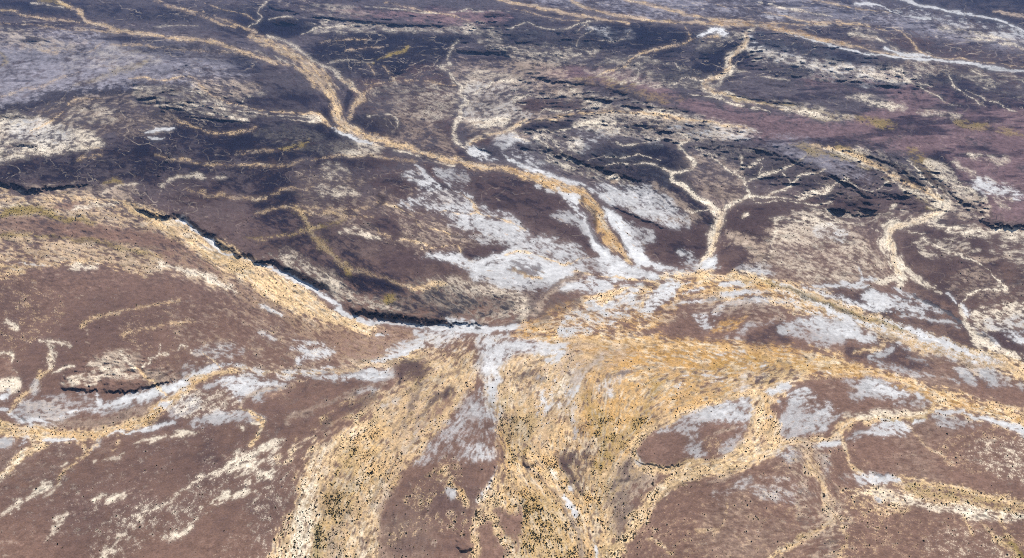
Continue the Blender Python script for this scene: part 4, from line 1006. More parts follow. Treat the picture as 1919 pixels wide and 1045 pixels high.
P c c=.8 a=5 f=4 n=m : 1590,925 1650,915 1720,935 1800,950 1919,970 2040,985 2040,1000 1919,975 1850,975 1790,962 1740,952 1690,948 1640,930
P c c=.7 a=5 f=4 n=m : 1780,945 1850,955 1930,970 1900,978 1850,972
P s c=.35 a=4 f=3 n=f : 1560,925 1640,910 1700,950 1640,960 1580,950
P v c=.5 a=4 f=3 n=f o=.8 : 1700,905 1760,912 1830,930 1900,955 1840,945 1760,930 1710,920
P w c=0.77 a=3 f=2.5 n=m : 1600,888 1620,884 1650,892 1690,903 1670,906 1630,906 1605,900
P q c=0.42 a=4 f=4 n=m : 1575,895 1600,885 1625,905 1595,905
S q a=1.2 f=1.6 n=m : 1638,933,1 1648,938,2.5
S d a=1 f=2 n=s o=.6 : 1635,887,1 1650,889,2 1665,889,1
S s a=3 f=3 n=f : 1490,830,3 1505,850,5 1520,875,7 1535,900,8 1545,925,9 1552,950,10 1560,970,9 1545,990,7 1510,1005,7 1480,1020,6 1450,1045,6 1430,1090,6
S s a=3 f=3 n=f o=.8 : 1515,830,3 1525,860,4 1545,900,5
P t c=.5 a=5 f=4 n=s : 1490,835 1530,835 1560,900 1590,960 1570,1020 1560,1080 1520,1040 1500,960
S s a=2 f=2.5 n=f o=.8 : 1590,940,1 1575,980,2 1590,1010,2 1570,1050,2
S s a=2.4 f=2.5 n=f : 1840,975,2 1855,1000,4 1880,1020,5 1905,1045,6 1940,1080,7
S v a=2 f=2.5 n=f : 1882,1005,2 1895,1025,5 1915,1048,5
S s a=2.4 f=2.5 n=f o=.8 : 1875,970,3 1885,1000,3 1895,1015,2
S s a=1.2 f=1.6 n=f o=.9 : 1805,965,1 1815,990,1.5 1821,1006,1
S s a=1.4 f=2 n=f o=.7 : 1700,795,2 1720,815,1.5 1735,835,1.5 1760,848,1.5 1775,858,1
P s c=.10 a=5 f=4 n=f : 1770,830 1919,815 1990,840 1960,900 1870,885 1790,870
P c c=.2 a=5 f=4 n=f : 1820,840 1919,830 1990,880 1919,900 1840,870
P s c=.04 a=4 f=4 n=f : 1200,900 1600,850 1600,1080 1180,1080
P s c=.05 a=4 f=4 n=f : 1600,960 1919,990 1919,1080 1600,1080
P c c=.08 a=5 f=4 n=f : 1740,1010 1850,1000 1880,1050 1780,1080
S s a=1.6 f=2 n=f : 1218,1010,1 1230,1012,3 1250,1030,2 1262,1035,1
S s a=1.6 f=2.5 n=f o=.6 : 1362,945,2 1358,970,1.5 1345,990,3 1310,995,5
# ---- cliffs and hills
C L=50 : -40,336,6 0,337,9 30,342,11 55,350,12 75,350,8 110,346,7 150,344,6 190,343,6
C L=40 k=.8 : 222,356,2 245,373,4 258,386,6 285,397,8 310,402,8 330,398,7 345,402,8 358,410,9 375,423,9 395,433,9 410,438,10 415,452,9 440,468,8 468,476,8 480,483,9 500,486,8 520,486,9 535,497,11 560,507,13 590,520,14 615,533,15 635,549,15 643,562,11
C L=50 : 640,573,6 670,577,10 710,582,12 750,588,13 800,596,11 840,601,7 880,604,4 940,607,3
C L=30 : 500,8,6 520,14,6 545,18,6 568,27,3
C L=40 k=.95 : 568,28,5 600,29,6 640,33,7 680,37,7 720,41,7 770,44,7 820,45,7 860,47,4
C L=16 : 905,42,3 930,44,5 950,46,3
C L=12 : 900,28,3 925,24,6 955,30,3
C L=30 : 848,93,6 880,93,9 930,94,9 965,97,6
C L=18 : 800,78,1.5 850,76,3 900,84,1.5
C L=30 : 985,137,3 1010,144,6 1035,150,7 1060,152,6 1100,156,6 1140,164,7 1170,172,7 1195,180,6 1215,190,5
C L=20 : 1090,180,5 1120,182,7 1150,186,5
C L=20 : 1160,195,5 1200,198,7 1240,200,5 1290,206,5
C L=12 : 1040,72,4 1080,72,6 1130,75,3
C L=10 : 960,76,4 1000,78,3
C L=12 : 1430,155,4 1460,158,6 1490,162,3
C L=10 : 1555,148,3 1580,150,4 1620,152,4 1650,158,4 1700,162,3
C L=30 : 1180,225,2 1210,236,5 1245,243,4 1290,245,2
C L=20 : 1355,173,1.5 1400,182,4 1450,188,5 1520,196,3
C L=24 : 1370,275,3 1420,278,6 1450,284,6 1480,296,5 1530,318,4 1575,334,5 1600,345,5 1622,362,7 1650,370,5
C L=14 : 1640,356,4 1670,362,6 1700,364,4
C L=14 : 1575,392,3 1610,400,4 1650,400,2
C L=20 : 1832,410,4 1850,414,9 1880,416,11 1919,420,9 1980,424,8
C L=14 : 1610,285,3 1660,300,5 1700,318,4
C L=14 : 1668,306,4 1710,330,6 1738,350,4
C L=14 : 1770,350,3 1800,372,6 1840,388,4
C L=24 : 1000,268,4 1040,282,8 1090,298,8 1140,316,8 1180,330,6 1215,340,4
C L=14 : 1290,268,2 1320,275,4 1360,278,2
C L=16 : 250,185,5 280,180,7 310,170,5 340,168,4
C L=14 : 290,192,4 330,188,5 370,190,3
C L=14 : 300,205,3 320,196,8 350,205,4
C L=14 : 340,215,2 400,222,4 470,228,3
C L=20 : 40,66,2 70,70,4 100,78,2
C L=20 : -20,218,6 30,217,7 70,220,4
C L=16 : 110,722,4 140,726,5 170,728,5 187,727,3
C L=18 : 190,726,3 215,730,5 250,727,5 290,718,4 340,706,3
C L=8 k=.4 : 270,690,1 300,693,3 330,700,2
C L=14 k=.5 : 275,128,2 310,135,4 345,122,4 360,115,2
C L=14 k=.5 : 0,205,4 40,196,5 80,188,2
C L=10 k=.7 : 886,272,1 908,279,4 925,287,4
C L=16 k=.6 : 1138,380,1 1165,392,3 1210,412,4 1260,430,1
C L=14 k=.6 : 1285,330,1 1310,400,1 1340,418,3
C L=30 k=.3 : 1190,862,1 1205,868,2 1260,872,2 1300,864,1
C L=30 k=.3 : 935,862,1 930,890,3 915,920,3 900,942,1
C L=20 k=.5 : 850,1028,2 875,1030,5 885,1020,3
C L=10 k=.7 : 976,858,1 985,868,5 990,880,2
H : 530,40,26,9,7
H : 925,27,20,5,4
H : 1622,384,28,13,10
H : 1568,388,20,9,6,r
H : 42,270,22,6,5
H : 60,76,24,6,3,d
H : 985,275,14,8,4,d
H : 1150,330,10,6,2,c
H : 8,290,10,5,2
H : 745,130,20,10,3,d
H : 1620,205,16,4,2,d
B 1.4 : 960,130 1060,150 1230,190 1420,250 1640,360 1560,400 1300,290 1100,260 960,240
B 1.2 : 1390,55 1560,75 1700,120 1760,180 1560,160 1400,130
B 1.4 : 1560,270 1700,290 1790,330 1860,390 1840,420 1700,400 1580,350
B 1.2 : 240,150 420,150 500,215 420,230 300,215
B 1.3 : 960,255 1100,260 1220,330 1180,360 1040,320
B .9 : 880,50 1180,50 1400,80 1380,150 1180,140 900,110
B 1.0 : 110,700 180,660 250,660 350,700 300,725 180,730
B .7 : 640,520 800,520 1000,560 980,600 700,590
B .6 : 0,360 250,370 480,480 640,600 500,600 300,500 0,500
B .9 : 560,20 900,20 960,60 700,60 560,40
'''


def read_survey(txt):
    out = []
    for ln in txt.splitlines():
        ln = ln.strip()
        if not ln or ln[0] == '#': continue
        head, pts = ln.split(' : ')
        h = head.split(); k = h[0]
        if k in 'SPCF':
            o = {}; cl = 'k'
            for t in h[1:]:
                if '=' in t:
                    a, b = t.split('=')
                    o[a] = b if a == 'n' else float(b)
                else: cl = t
            out.append((k, cl, o, pts))
        elif k == 'H':
            q = pts.split(',')
            out.append(('H', [float(z) for z in q[:5]] + ([q[5]] if len(q) > 5 else [])))
        else: out.append(('B', float(h[1]), {}, pts))
    return out


OPS = read_survey(SURVEY)
# ---------------------------------------------------------------- flow direction and streaks
def flow_field():
    cx = np.zeros((NV, NU), np.float32); cy = cx.copy(); cw = cx.copy()
    for op in OPS:
        if op[0] == 'F': P = spline(parse(op[3]))
        elif op[0] == 'S' and op[1] in 'sgqv': P = spline(parse(op[3]))
        else: continue
        for a, b in zip(P[:-1], P[1:]):
            n = max(1, int(np.hypot(*(b - a)[:2]) / 2))
            ang = math.atan2(b[1] - a[1], b[0] - a[0])
            for t in np.linspace(0, 1, n, endpoint=False):
                q = a + (b - a) * t
                i = int((q[0] - U0) / ST); j = int((q[1] - V0) / ST)
                if 0 <= i < NU and 0 <= j < NV:
                    k = q[2] + 1
                    cx[j, i] += k * math.cos(2 * ang); cy[j, i] += k * math.sin(2 * ang); cw[j, i] += k
    vx = 0; vy = 0
    for s, g in ((8, 1.), (22, 2.), (50, 1.0)):
        vx = vx + g * s * blur(cx, s); vy = vy + g * s * blur(cy, s)
    eps = .5
    ang = .5 * np.arctan2(vy + 1e-4, vx + eps)
    return np.cos(ang), np.sin(ang)


def lic(noise, vx, vy, steps, h=1.0):
    jj, ii = np.meshgrid(np.arange(NV, dtype=np.float32), np.arange(NU, dtype=np.float32), indexing='ij')
    acc = noise.copy(); n = 1
    for sgn in (1, -1):
        x = ii.copy(); y = jj.copy(); px = vx * sgn; py = vy * sgn
        for k in range(steps):
            x += px * h; y += py * h
            xi = np.clip(x.astype(np.int32), 0, NU - 1); yi = np.clip(y.astype(np.int32), 0, NV - 1)
            acc += noise[yi, xi]; n += 1
            nx = vx[yi, xi]; ny = vy[yi, xi]
            s = np.where(nx * px + ny * py < 0, -1, 1)
            px = nx * s; py = ny * s
    return norm(acc / n)


FX, FY = flow_field()
white = np.random.default_rng(5).standard_normal((NV, NU)).astype(np.float32)
L1 = lic(norm(blur(white, .75)), FX, FY, 3)                                   # hairline streaks
L2 = lic(norm(blur(white, 1.4)), FX, FY, 5)                 # ribbons
L3 = lic(norm(lattice(int((U1 - U0) / 6), int((V1 - V0) / 5), 77)), FX, FY, 7, 1.3)
ISO = fractal(60, 34, 6, 40, .68)
HORIZ = fractal(120, 16, 5, 210, .62)
FINE = norm(.6 * lattice(700, 640, 61) + .4 * white + .5 * lattice(330, 360, 62))
N_STREAK = norm(.45 * L1 + .5 * L2 + .36 * L3 + .72 * ISO + .28 * FINE)  # for washes
N_MIX = norm(.28 * L2 + .2 * L3 + .75 * ISO + .38 * FINE + .2 * L1)   # for crusts
N_THIN = norm(.5 * L1 + .35 * FINE + .5 * L2 + .45 * fractal(24, 14, 4, 140, .7))   # worn and thin places
N_ISO = norm(ISO + .25 * FINE)
N_SPECK = norm(.8 * FINE + .35 * white + .25 * ISO + .35 * L2)
N_EDGE = norm(.6 * FINE + .6 * L1 + .4 * L2)
N_SALT = norm(.85 * ISO + .3 * L3 + .25 * FINE + .2 * L2)
NOISES = {'s': N_STREAK, 'm': N_MIX, 'i': N_ISO, 'f': N_SPECK}

# ---------------------------------------------------------------- paint the kinds of ground
WT = np.zeros((len(CLS), NV, NU), np.float32)
g_ = np.clip((GV - 300) / 300, 0, 1)
WT[CLS.index('b')] = g_
WT[CLS.index('l')] = (1 - g_) * .25
WT[CLS.index('r')] = (1 - g_) * .47
WT[CLS.index('d')] = (1 - g_) * .28
HT = np.zeros((NV, NU), np.float32)      # relief, in pixels of the photograph
ROUGH = np.full((NV, NU), .22, np.float32)
ZONE = np.zeros((NV, NU), np.int8)       # 1 = dry riverbed, 2 = salt flat, 3 = hills


def sstep(t):
    t = np.clip(t, 0, 1)
    return t * t * (3 - 2 * t)


def paint(op):
    kind, cl, o, pts = op
    f = o.get('f', 2.0); a = o.get('a', 3.0); f = max(f, .75 * a); op_ = o.get('o', 1.0); N = NOISES[o.get('n', 'm')]
    if cl in 'wq' and o.get('n', 'm') == 's': N = N_SALT
    P = parse(pts)
    vm = P[:, 1].mean(); ps = min(max(.5 + .5 * vm / 520, .5), 1)
    if kind == 'S' and cl in 'scv' and vm < 470:
        P[:, 2] *= (.5 if vm < 130 else .6) if P[:, 2].max() < 9.5 else .76
    a *= ps; f = max(1.4, f * ps)
    if kind == 'S':
        P = spline(P); pad = f + 2.2 * a
        W, sdv = stroke_sd(P, pad, WX, WY)
    else:
        P = spline(P, True, 4); pad = f + 2.2 * a
        W, sdv = poly_sd(P, pad, WX, WY)
    if sdv.size == 0: return
    if 'c' in o: sdv = np.minimum(sdv, zcov(o['c']) * a + .0)
    if a > 1.3:
        al = sstep(.5 + (sdv + N[W] * a * .75) / (f * 2.0 + 1))
        al = np.clip(al + 1.5 * al * (1 - al) * N_EDGE[W], 0, 1) * op_
    else: al = np.clip(.5 + (sdv + N[W] * a) / f, 0, 1) * op_
    k = CLS.index(cl)
    if a > 1.3 and cl in 'sgcqtv': al = al * np.clip(.92 - .17 * N_THIN[W], .3, 1)
    WT[(slice(None),) + W] *= (1 - al)[None]
    if cl == 'w':
        th = np.clip(.62 + .24 * N_THIN[W] + .14 * ISO[W] - .45 * np.clip(sdv / 9, 0, 1), 0, .9)
        WT[(k,) + W] += al * (1 - th); WT[(CLS.index('q'),) + W] += al * th
    else: WT[(k,) + W] += al
    if cl in 'sgv' and kind == 'S' and P[:, 2].max() > 3: ZONE[W][sdv > -1] = 1
    if cl in 'sg' and kind == 'P' and o.get('c', 1) > .6: ZONE[W][sdv > -1] = 1
    if cl == 'w': ZONE[W][sdv > 0] = 2
    if cl == 'q' and o.get('c', 1) > .6: ZONE[W][sdv > 0] = 2
    if cl in 'bprt' and o.get('c', 1) > .6 and op_ > .7: ZONE[W][sdv > 0] = 0


def scarp(o, pts):
    """a cliff line: w is the height of the face in pixels; it falls to the right-hand side of travel, i.e. downwards in the picture for a line running left to right"""
    P = spline(parse(pts)); L = o.get('L', 60.) * 2.4; P[:, 2] *= .85 if P[:, 1].mean() > 300 else .72
    m = max(L * 2.2, P[:, 2].max() * 2)
    W = window(P[:, 0].min() - m, P[:, 0].max() + m, P[:, 1].min() - m, P[:, 1].max() + m)
    jag = o.get('j', 1.0) * min(max(P[:, 1].mean() / 420, .3), 1)
    x = GU[W] + jag * (2.4 * JX[W] + 1.8 * JX2[W]); y = GV[W] + jag * (1.6 * JY[W] + 1.7 * JX2[W])
    best = np.full(x.shape, 1e9, np.float32); ds = np.zeros_like(best); hh = np.zeros_like(best); tt = np.zeros_like(best)
    n = len(P) - 1
    for i, (a, b) in enumerate(zip(P[:-1], P[1:])):
        d = b[:2] - a[:2]; Ln = max(float(d @ d), 1e-6)
        t = np.clip(((x - a[0]) * d[0] + (y - a[1]) * d[1]) / Ln, 0, 1)
        dx = x - a[0] - t * d[0]; dy = y - a[1] - t * d[1]
        q = dx * dx + dy * dy
        k = q < best
        best[k] = q[k]
        side = np.sign(d[0] * (y - a[1]) - d[1] * (x - a[0]))
        ds[k] = (np.sqrt(q) * side)[k]; hh[k] = (a[2] + (b[2] - a[2]) * t)[k]
        tt[k] = ((i + t) / n)[k]
    end = sstep(tt * 7) * sstep((1 - tt) * 7)
    H = hh * .92
    prof = np.where(ds > 0, 1 - sstep(ds / np.maximum(hh * 1.5, .5)), np.exp(-(ds / L) ** 2))
    add = (H * end * prof).astype(np.float32)
    HT[W] = np.maximum(HT[W], add) + .15 * np.minimum(HT[W], add)
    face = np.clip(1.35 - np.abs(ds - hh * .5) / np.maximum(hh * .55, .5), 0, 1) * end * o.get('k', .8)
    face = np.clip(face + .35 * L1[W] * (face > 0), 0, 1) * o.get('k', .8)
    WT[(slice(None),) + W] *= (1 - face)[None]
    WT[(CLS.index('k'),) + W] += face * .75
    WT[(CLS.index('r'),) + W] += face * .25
    ZONE[W][(face > .25) & (hh > 4)] = 3


def hill(x0, y0, rx, ry, H, cl='k', o=.8):
    W = window(x0 - 2 * rx, x0 + 2 * rx, y0 - 2 * ry, y0 + 2 * ry)
    x = (WX[W] - x0) / rx; y = (WY[W] - y0) / ry
    r = np.hypot(x, y) + .1 * L2[W]
    b = np.clip(1 - r, 0, 1)
    HT[W] += H * b ** .8 * (1 + .22 * L3[W])
    al = np.clip((1.0 - r) * 4, 0, 1) * o * np.clip(.8 + .35 * N_MIX[W], 0, 1)
    WT[(slice(None),) + W] *= (1 - al)[None]
    WT[(CLS.index(cl),) + W] += al
    ZONE[W][r < .95] = 3


def bumps(amp, pts):
    """badland hummocks inside an outline"""
    P = spline(parse(pts), True, 4)
    W, s = poly_sd(P, 20, WX, WY)
    m = sstep(.5 + s / 24)
    HT[W] += (amp * m * BUMP[W]).astype(np.float32)
    ROUGH[W] = np.maximum(ROUGH[W], m * .9)


JX = lattice(190, 150, 31); JY = lattice(190, 150, 32); JX2 = lattice(520, 420, 33)
bb = 1 - np.abs(fractal(34, 11, 3, 90, .5)) / 1.2
BUMP = .7 * norm(.75 * bb + .12 * L3 + .2 * L2 + .3 * N_ISO)
for op in OPS:
    if op[0] in 'SP': paint(op)
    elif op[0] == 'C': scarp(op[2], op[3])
    elif op[0] == 'H': hill(*op[1])
    elif op[0] == 'B': bumps(op[1], op[3])
# wind and sheet wash smear every edge a little
for i in range(len(CLS)):
    WT[i] = .66 * WT[i] + .34 * np.clip(blur(WT[i], 3.2), 0, 1)
WT /= np.maximum(WT.sum(0), 1e-4)


def veins(sx, sy, width, seed):
    """thin branching rills: the zero lines of warped noise"""
    n = fractal(sx, sy, 4, seed, .55)
    g = np.hypot(*np.gradient(n)) + 1e-4
    return np.clip(1.2 - np.abs(n) / g / width, 0, 1)


def shift(src, dst, N, cover, soft=.45, amount=1.0):
    """inside the kinds src, turn a streaky fraction into kind dst"""
    m = np.clip(.5 + (N + cover) / soft, 0, 1) * amount
    for c in src:
        i = CLS.index(c); w = WT[i] * m
        WT[i] -= w; WT[CLS.index(dst)] += w


w2 = np.random.default_rng(91).standard_normal((NV, NU)).astype(np.float32)
B1 = norm(lic(norm(blur(w2, .9)), FX, FY, 4) + .7 * lic(norm(blur(w2[::-1], 1.6)), FX, FY, 6) + .4 * fractal(30, 18, 4, 260, .6))
B2 = norm(lic(norm(blur(w2[:, ::-1], 1.1)), FX, FY, 5) + .7 * fractal(26, 16, 4, 280, .7) + .4 * FINE)
far = np.clip((520 - GV) / 420, 0, 1)
shift('sg', 't', B1, -1.75 + 1.9 * far, 1.0, .65)          # braids of silt between the sand bars
shift('s', 'r', B2, -2.2 + 1.15 * far, .7, .75)
shift('sgc', 'd', norm(FINE + .5 * L1), -1.9 + 1.4 * far, .7, .6)
shift('c', 't', B1, -1.3 + .6 * far, .8, .7)
shift('c', 'd', B2, -2.0 + .7 * far, .5, .6)
shift('sg', 'c', -B2, -.9, 1.2, .5)
shift('s', 'v', norm(fractal(70, 40, 4, 640, .6) + .3 * L3), -1.1, 1.6, .3)
shift('sg', 't', norm(fractal(50, 30, 5, 650, .65) + .4 * L3), -1.2, 1.2, .32)
shift('wq', 't', B1, -2.0, .8, .7)
shift('br', 't', B2, -2.7 + .5 * np.clip(HORIZ, -1, 1.5), .7, .55)   # pale flecks on the gravel
SOFT = fractal(170, 90, 4, 610, .55)
shift('b', 't', norm(SOFT + .35 * L2 + .15 * FINE), -1.7, 2.4, .36)
shift('b', 'r', norm(-SOFT + .15 * L2), -1.6, 2.6, .38)
# rills that drain the upper plain and, faintly, the near flats
vreg = norm(fractal(220, 90, 3, 510, .6))
VE1 = veins(70, 44, .7, 520); VE2 = veins(34, 22, .5, 540); VE3 = veins(60, 34, .6, 560)
vein = np.clip(VE1 * np.clip(.55 + .5 * vreg, 0, 1) + VE2 * np.clip(.25 + .55 * vreg, 0, .8), 0, 1) * np.clip(.55 + .5 * L2, 0, 1)
CALM = sstep(1.6 - np.hypot((GU - 90) / 190, (GV - 125) / 48))        # the even grey plain at upper left
vein *= (1 - .9 * CALM) * (1 - .8 * WT[CLS.index('p')]) * .62
vein *= .10 + .62 * np.clip((600 - GV) / 220, 0, 1)
for c_ in 'blprdt':
    i = CLS.index(c_); w_ = WT[i] * vein; WT[i] -= w_
    WT[CLS.index('c')] += .35 * w_; WT[CLS.index('t')] += .65 * w_
dk = VE3 * np.clip(.4 + .6 * L3, 0, 1) * np.clip((600 - GV) / 260, .05, .7) * (1 - .9 * CALM)
for c_ in 'lprtcb':
    i = CLS.index(c_); w_ = WT[i] * dk; WT[i] -= w_; WT[CLS.index('d')] += w_
shift('lprt', 'd', norm(HORIZ + .8 * L3 + .5 * BUMP), -1.6 + .65 * far - 2.5 * CALM, .9, .6)
shift('lp', 'd', HORIZ, -1.15 + .5 * far - 2 * CALM, 1.0, .55)
shift('l', 'r', B1, -1.3, 1.0, .5)
# the washes lie a little lower than the gravel they cut
light = WT[CLS.index('s')] + WT[CLS.index('g')] + WT[CLS.index('w')] + .8 * WT[CLS.index('c')] + .6 * WT[CLS.index('q')]
HT -= .95 * PERS * blur(light, 1.3)
# small gullies and stones everywhere
HT += ROUGH * (.16 * L2 + .10 * FINE + .18 * L3)
HT += .10 * ISO * np.clip((GV + 100) / 600, .3, 1)
ALB = np.tensordot(np.array([PAL[c] for c in CLS], np.float32), WT, axes=(0, 0))   # 3,NV,NU
# tonal variety of the ground itself: stone cover, thin silt, varnish
grain = WT[CLS.index('s')] + .45 * WT[CLS.index('g')] + .8 * WT[CLS.index('c')] + .5 * WT[CLS.index('t')]
tone = 1 + (.03 + .12 * grain) * N_THIN + (.045 + .05 * far + .10 * grain) * FINE + .04 * L1 + .04 * ISO + .10 * far * HORIZ
ALB = np.clip(ALB * tone[None], .004, .86)
# ---------------------------------------------------------------- carry the survey to the plain
def extend(g, lo, hi, n):
    """continue an even axis outwards in growing steps"""
    s = g[1] - g[0]
    def steps(span):
        k = np.arange(1, n + 1); r = 1.12
        st = s * r ** k; c = np.cumsum(st)
        return c * (span / c[-1]) if c[-1] < span else c[c < span]
    a = g[0] - steps(g[0] - lo)[::-1]; b = g[-1] + steps(hi - g[-1])
    return np.concatenate([a, g, b]), len(a), len(b)


V_TOP = 522.5 + FPX * math.tan(R(0.7) - PITCH)
V_BOT = 522.5 + FPX * math.tan(R(86) - PITCH)
XU, nl, nr = extend(gu, -9500.0, 11400.0, 60)
XV, nt, nb = extend(gv, V_TOP, V_BOT, 60)


def place(u, v, hp):
    """the point of the plain (raised by hp photograph-pixels) that the survey reads at u, v"""
    x = (u - 959.5) / FPX; y = -(v - 522.5) / FPX
    dz = -math.sin(PITCH) + y * math.cos(PITCH)
    dy = math.cos(PITCH) + y * math.sin(PITCH)
    t0 = ALT / -dz                       # depth along the lens axis
    dep = np.arctan2(-dz, dy)
    h = hp * t0 / (FPX * np.cos(dep))
    t = (ALT - h) / -dz
    return t * x, t * dy, h


def pad2(a):
    return np.pad(a, ((nt, nb), (nl, nr)), mode='edge')


# beyond the surveyed land the plain goes on as gravel with faint silt
edge = np.minimum(np.minimum(GU - U0, U1 - GU) / 60, np.minimum(GV - V0, V1 - GV) / 30)
edge = sstep(edge)
farmix = (np.array(PAL['b'])[:, None, None] * g_ + (.5 * np.array(PAL['l']) + .5 * np.array(PAL['r']))[:, None, None] * (1 - g_)).astype(np.float32)
ALB = ALB * edge + farmix * (1 - edge)
HT = HT * edge
XG, YG = np.meshgrid(XU, XV)
hp = pad2(HT)
px, py, pz = place(XG, YG, hp)
MY, MX = XG.shape
co = np.stack([px, py, pz], -1).reshape(-1, 3).astype(np.float32)
print('ground vertices', co.shape[0])
# smooth normals of the whole sheet, so that its pieces meet without a seam
G3 = co.reshape(MY, MX, 3)
du = np.gradient(G3, axis=1); dv = np.gradient(G3, axis=0)
nrm = np.cross(dv, du); nrm /= np.linalg.norm(nrm, axis=2, keepdims=True) + 1e-12
nrm *= np.sign(nrm[..., 2:3])
nrm = nrm.reshape(-1, 3).astype(np.float32)
alb = np.concatenate([pad2(ALB[k])[..., None] for k in range(3)] + [np.ones((MY, MX, 1))], -1).reshape(-1, 4).astype(np.float32)


# ---------------------------------------------------------------- materials
def node_mat(name):
    m = bpy.data.materials.new(name); m.use_nodes = True
    nt_ = m.node_tree; b = nt_.nodes['Principled BSDF']
    b.inputs['Roughness'].default_value = .95
    b.inputs['Specular IOR Level'].default_value = 0.0
    return m, nt_, b


def ground_material(name, rough, bump, fine_amt):
    m, t, b = node_mat(name)
    b.inputs['Roughness'].default_value = rough
    at = t.nodes.new('ShaderNodeAttribute'); at.attribute_name = 'mineral'
    ge = t.nodes.new('ShaderNodeNewGeometry')
    last = at.outputs['Color']
    for sc, amt, det, seed in ((.012, .14, 6, 0), (.16, .20, 5, 40), (.8, fine_amt, 3, 90)):
        n = t.nodes.new('ShaderNodeTexNoise'); n.inputs['Scale'].default_value = sc
        n.inputs['Detail'].default_value = det; n.inputs['Roughness'].default_value = .62
        mp = t.nodes.new('ShaderNodeVectorMath'); mp.operation = 'ADD'; mp.inputs[1].default_value = (seed, seed * 2, 0)
        t.links.new(ge.outputs['Position'], mp.inputs[0]); t.links.new(mp.outputs[0], n.inputs['Vector'])
        r = t.nodes.new('ShaderNodeMapRange')
        r.inputs['From Min'].default_value = .3; r.inputs['From Max'].default_value = .7
        r.inputs['To Min'].default_value = 1 - amt; r.inputs['To Max'].default_value = 1 + amt
        t.links.new(n.outputs['Fac'], r.inputs['Value'])
        mm = t.nodes.new('ShaderNodeVectorMath'); mm.operation = 'SCALE'
        t.links.new(last, mm.inputs[0]); t.links.new(r.outputs[0], mm.inputs['Scale'])
        last = mm.outputs[0]
        if sc == .8:
            bp = t.nodes.new('ShaderNodeBump'); bp.inputs['Strength'].default_value = bump; bp.inputs['Distance'].default_value = .5
            t.links.new(n.outputs['Fac'], bp.inputs['Height']); t.links.new(bp.outputs[0], b.inputs['Normal'])
    t.links.new(last, b.inputs['Base Color'])
    return m


M_GRAVEL = ground_material('desert_gravel', .95, .35, .20)
M_SAND = ground_material('wash_sand', .93, .5, .26)
M_SALT = ground_material('salt_crust', .8, .3, .10)
M_ROCK = ground_material('cliff_rock', .95, .8, .35)

# ---------------------------------------------------------------- the ground sheet in its four kinds of land
zone = pad2(ZONE.astype(np.float32)).astype(int)
zz = []
for k in range(4):
    w = (ZONE == k).astype(np.float32)
    zz.append(blur(w, 2.2 if k != 3 else 1.2) * (1.5 if k == 3 else 1))
ZS = np.argmax(np.array(zz), 0)
ZS[edge < .5] = 0
zone = np.pad(ZS, ((nt, nb), (nl, nr)))
fz = zone[:-1, :-1].ravel()
jj, ii = np.meshgrid(np.arange(MY - 1), np.arange(MX - 1), indexing='ij')
v0 = (jj * MX + ii).ravel()
quads = np.stack([v0, v0 + MX, v0 + MX + 1, v0 + 1], 1).astype(np.int32)


def quad_mesh(name, faces, mat):
    used = np.unique(faces)
    remap = np.full(co.shape[0], -1, np.int32); remap[used] = np.arange(used.size, dtype=np.int32)
    f = remap[faces]; n = len(f)
    me = bpy.data.meshes.new(name)
    me.vertices.add(used.size); me.vertices.foreach_set('co', co[used].ravel())
    me.loops.add(n * 4); me.loops.foreach_set('vertex_index', f.ravel())
    me.polygons.add(n)
    me.polygons.foreach_set('loop_start', np.arange(0, n * 4, 4, dtype=np.int32))
    me.polygons.foreach_set('use_smooth', np.ones(n, bool))
    me.update()
    a = me.attributes.new('mineral', 'FLOAT_COLOR', 'POINT'); a.data.foreach_set('color', alb[used].ravel())
    me.normals_split_custom_set_from_vertices(nrm[used])
    me.materials.append(mat)
    o = bpy.data.objects.new(name, me); col.objects.link(o)
    o['kind'] = 'structure'
    return o


og = quad_mesh('ground', quads[fz == 0], M_GRAVEL)
og['label'] = 'brown and purplish desert gravel plain between the dry washes'; og['category'] = 'ground'
orv = quad_mesh('dry_river', quads[fz == 1], M_SAND)
orv['label'] = 'tan and golden sand of the braided dry river beds'; orv['category'] = 'river bed'
osl = quad_mesh('salt_flat', quads[fz == 2], M_SALT)
osl['label'] = 'white and pale grey salt crust along the washes'; osl['category'] = 'salt flat'
if (fz == 3).any():
    oh = quad_mesh('hills', quads[fz == 3], M_ROCK)
    oh['label'] = 'low dark rock cliffs and hillocks cut into the gravel plain'; oh['category'] = 'cliffs'

# ---------------------------------------------------------------- shrubs
def leaf_material(name, c1, c2, c3):
    m, t, b = node_mat(name)
    oi = t.nodes.new('ShaderNodeNewGeometry')
    n = t.nodes.new('ShaderNodeTexNoise'); n.inputs['Scale'].default_value = .9; n.inputs['Detail'].default_value = 2
    t.links.new(oi.outputs['Position'], n.inputs['Vector'])
    cr = t.nodes.new('ShaderNodeValToRGB')
    cr.color_ramp.elements[0].position = .36; cr.color_ramp.elements[0].color = (*c1, 1)
    cr.color_ramp.elements[1].position = .68; cr.color_ramp.elements[1].color = (*c3, 1)
    e = cr.color_ramp.elements.new(.53); e.color = (*c2, 1)
    t.links.new(n.outputs['Fac'], cr.inputs[0]); t.links.new(cr.outputs[0], b.inputs['Base Color'])
    return m


M_SHRUB = leaf_material('shrub_leaves', (.024, .024, .009), (.070, .060, .018), (.170, .130, .034))
rs = np.random.default_rng(21)

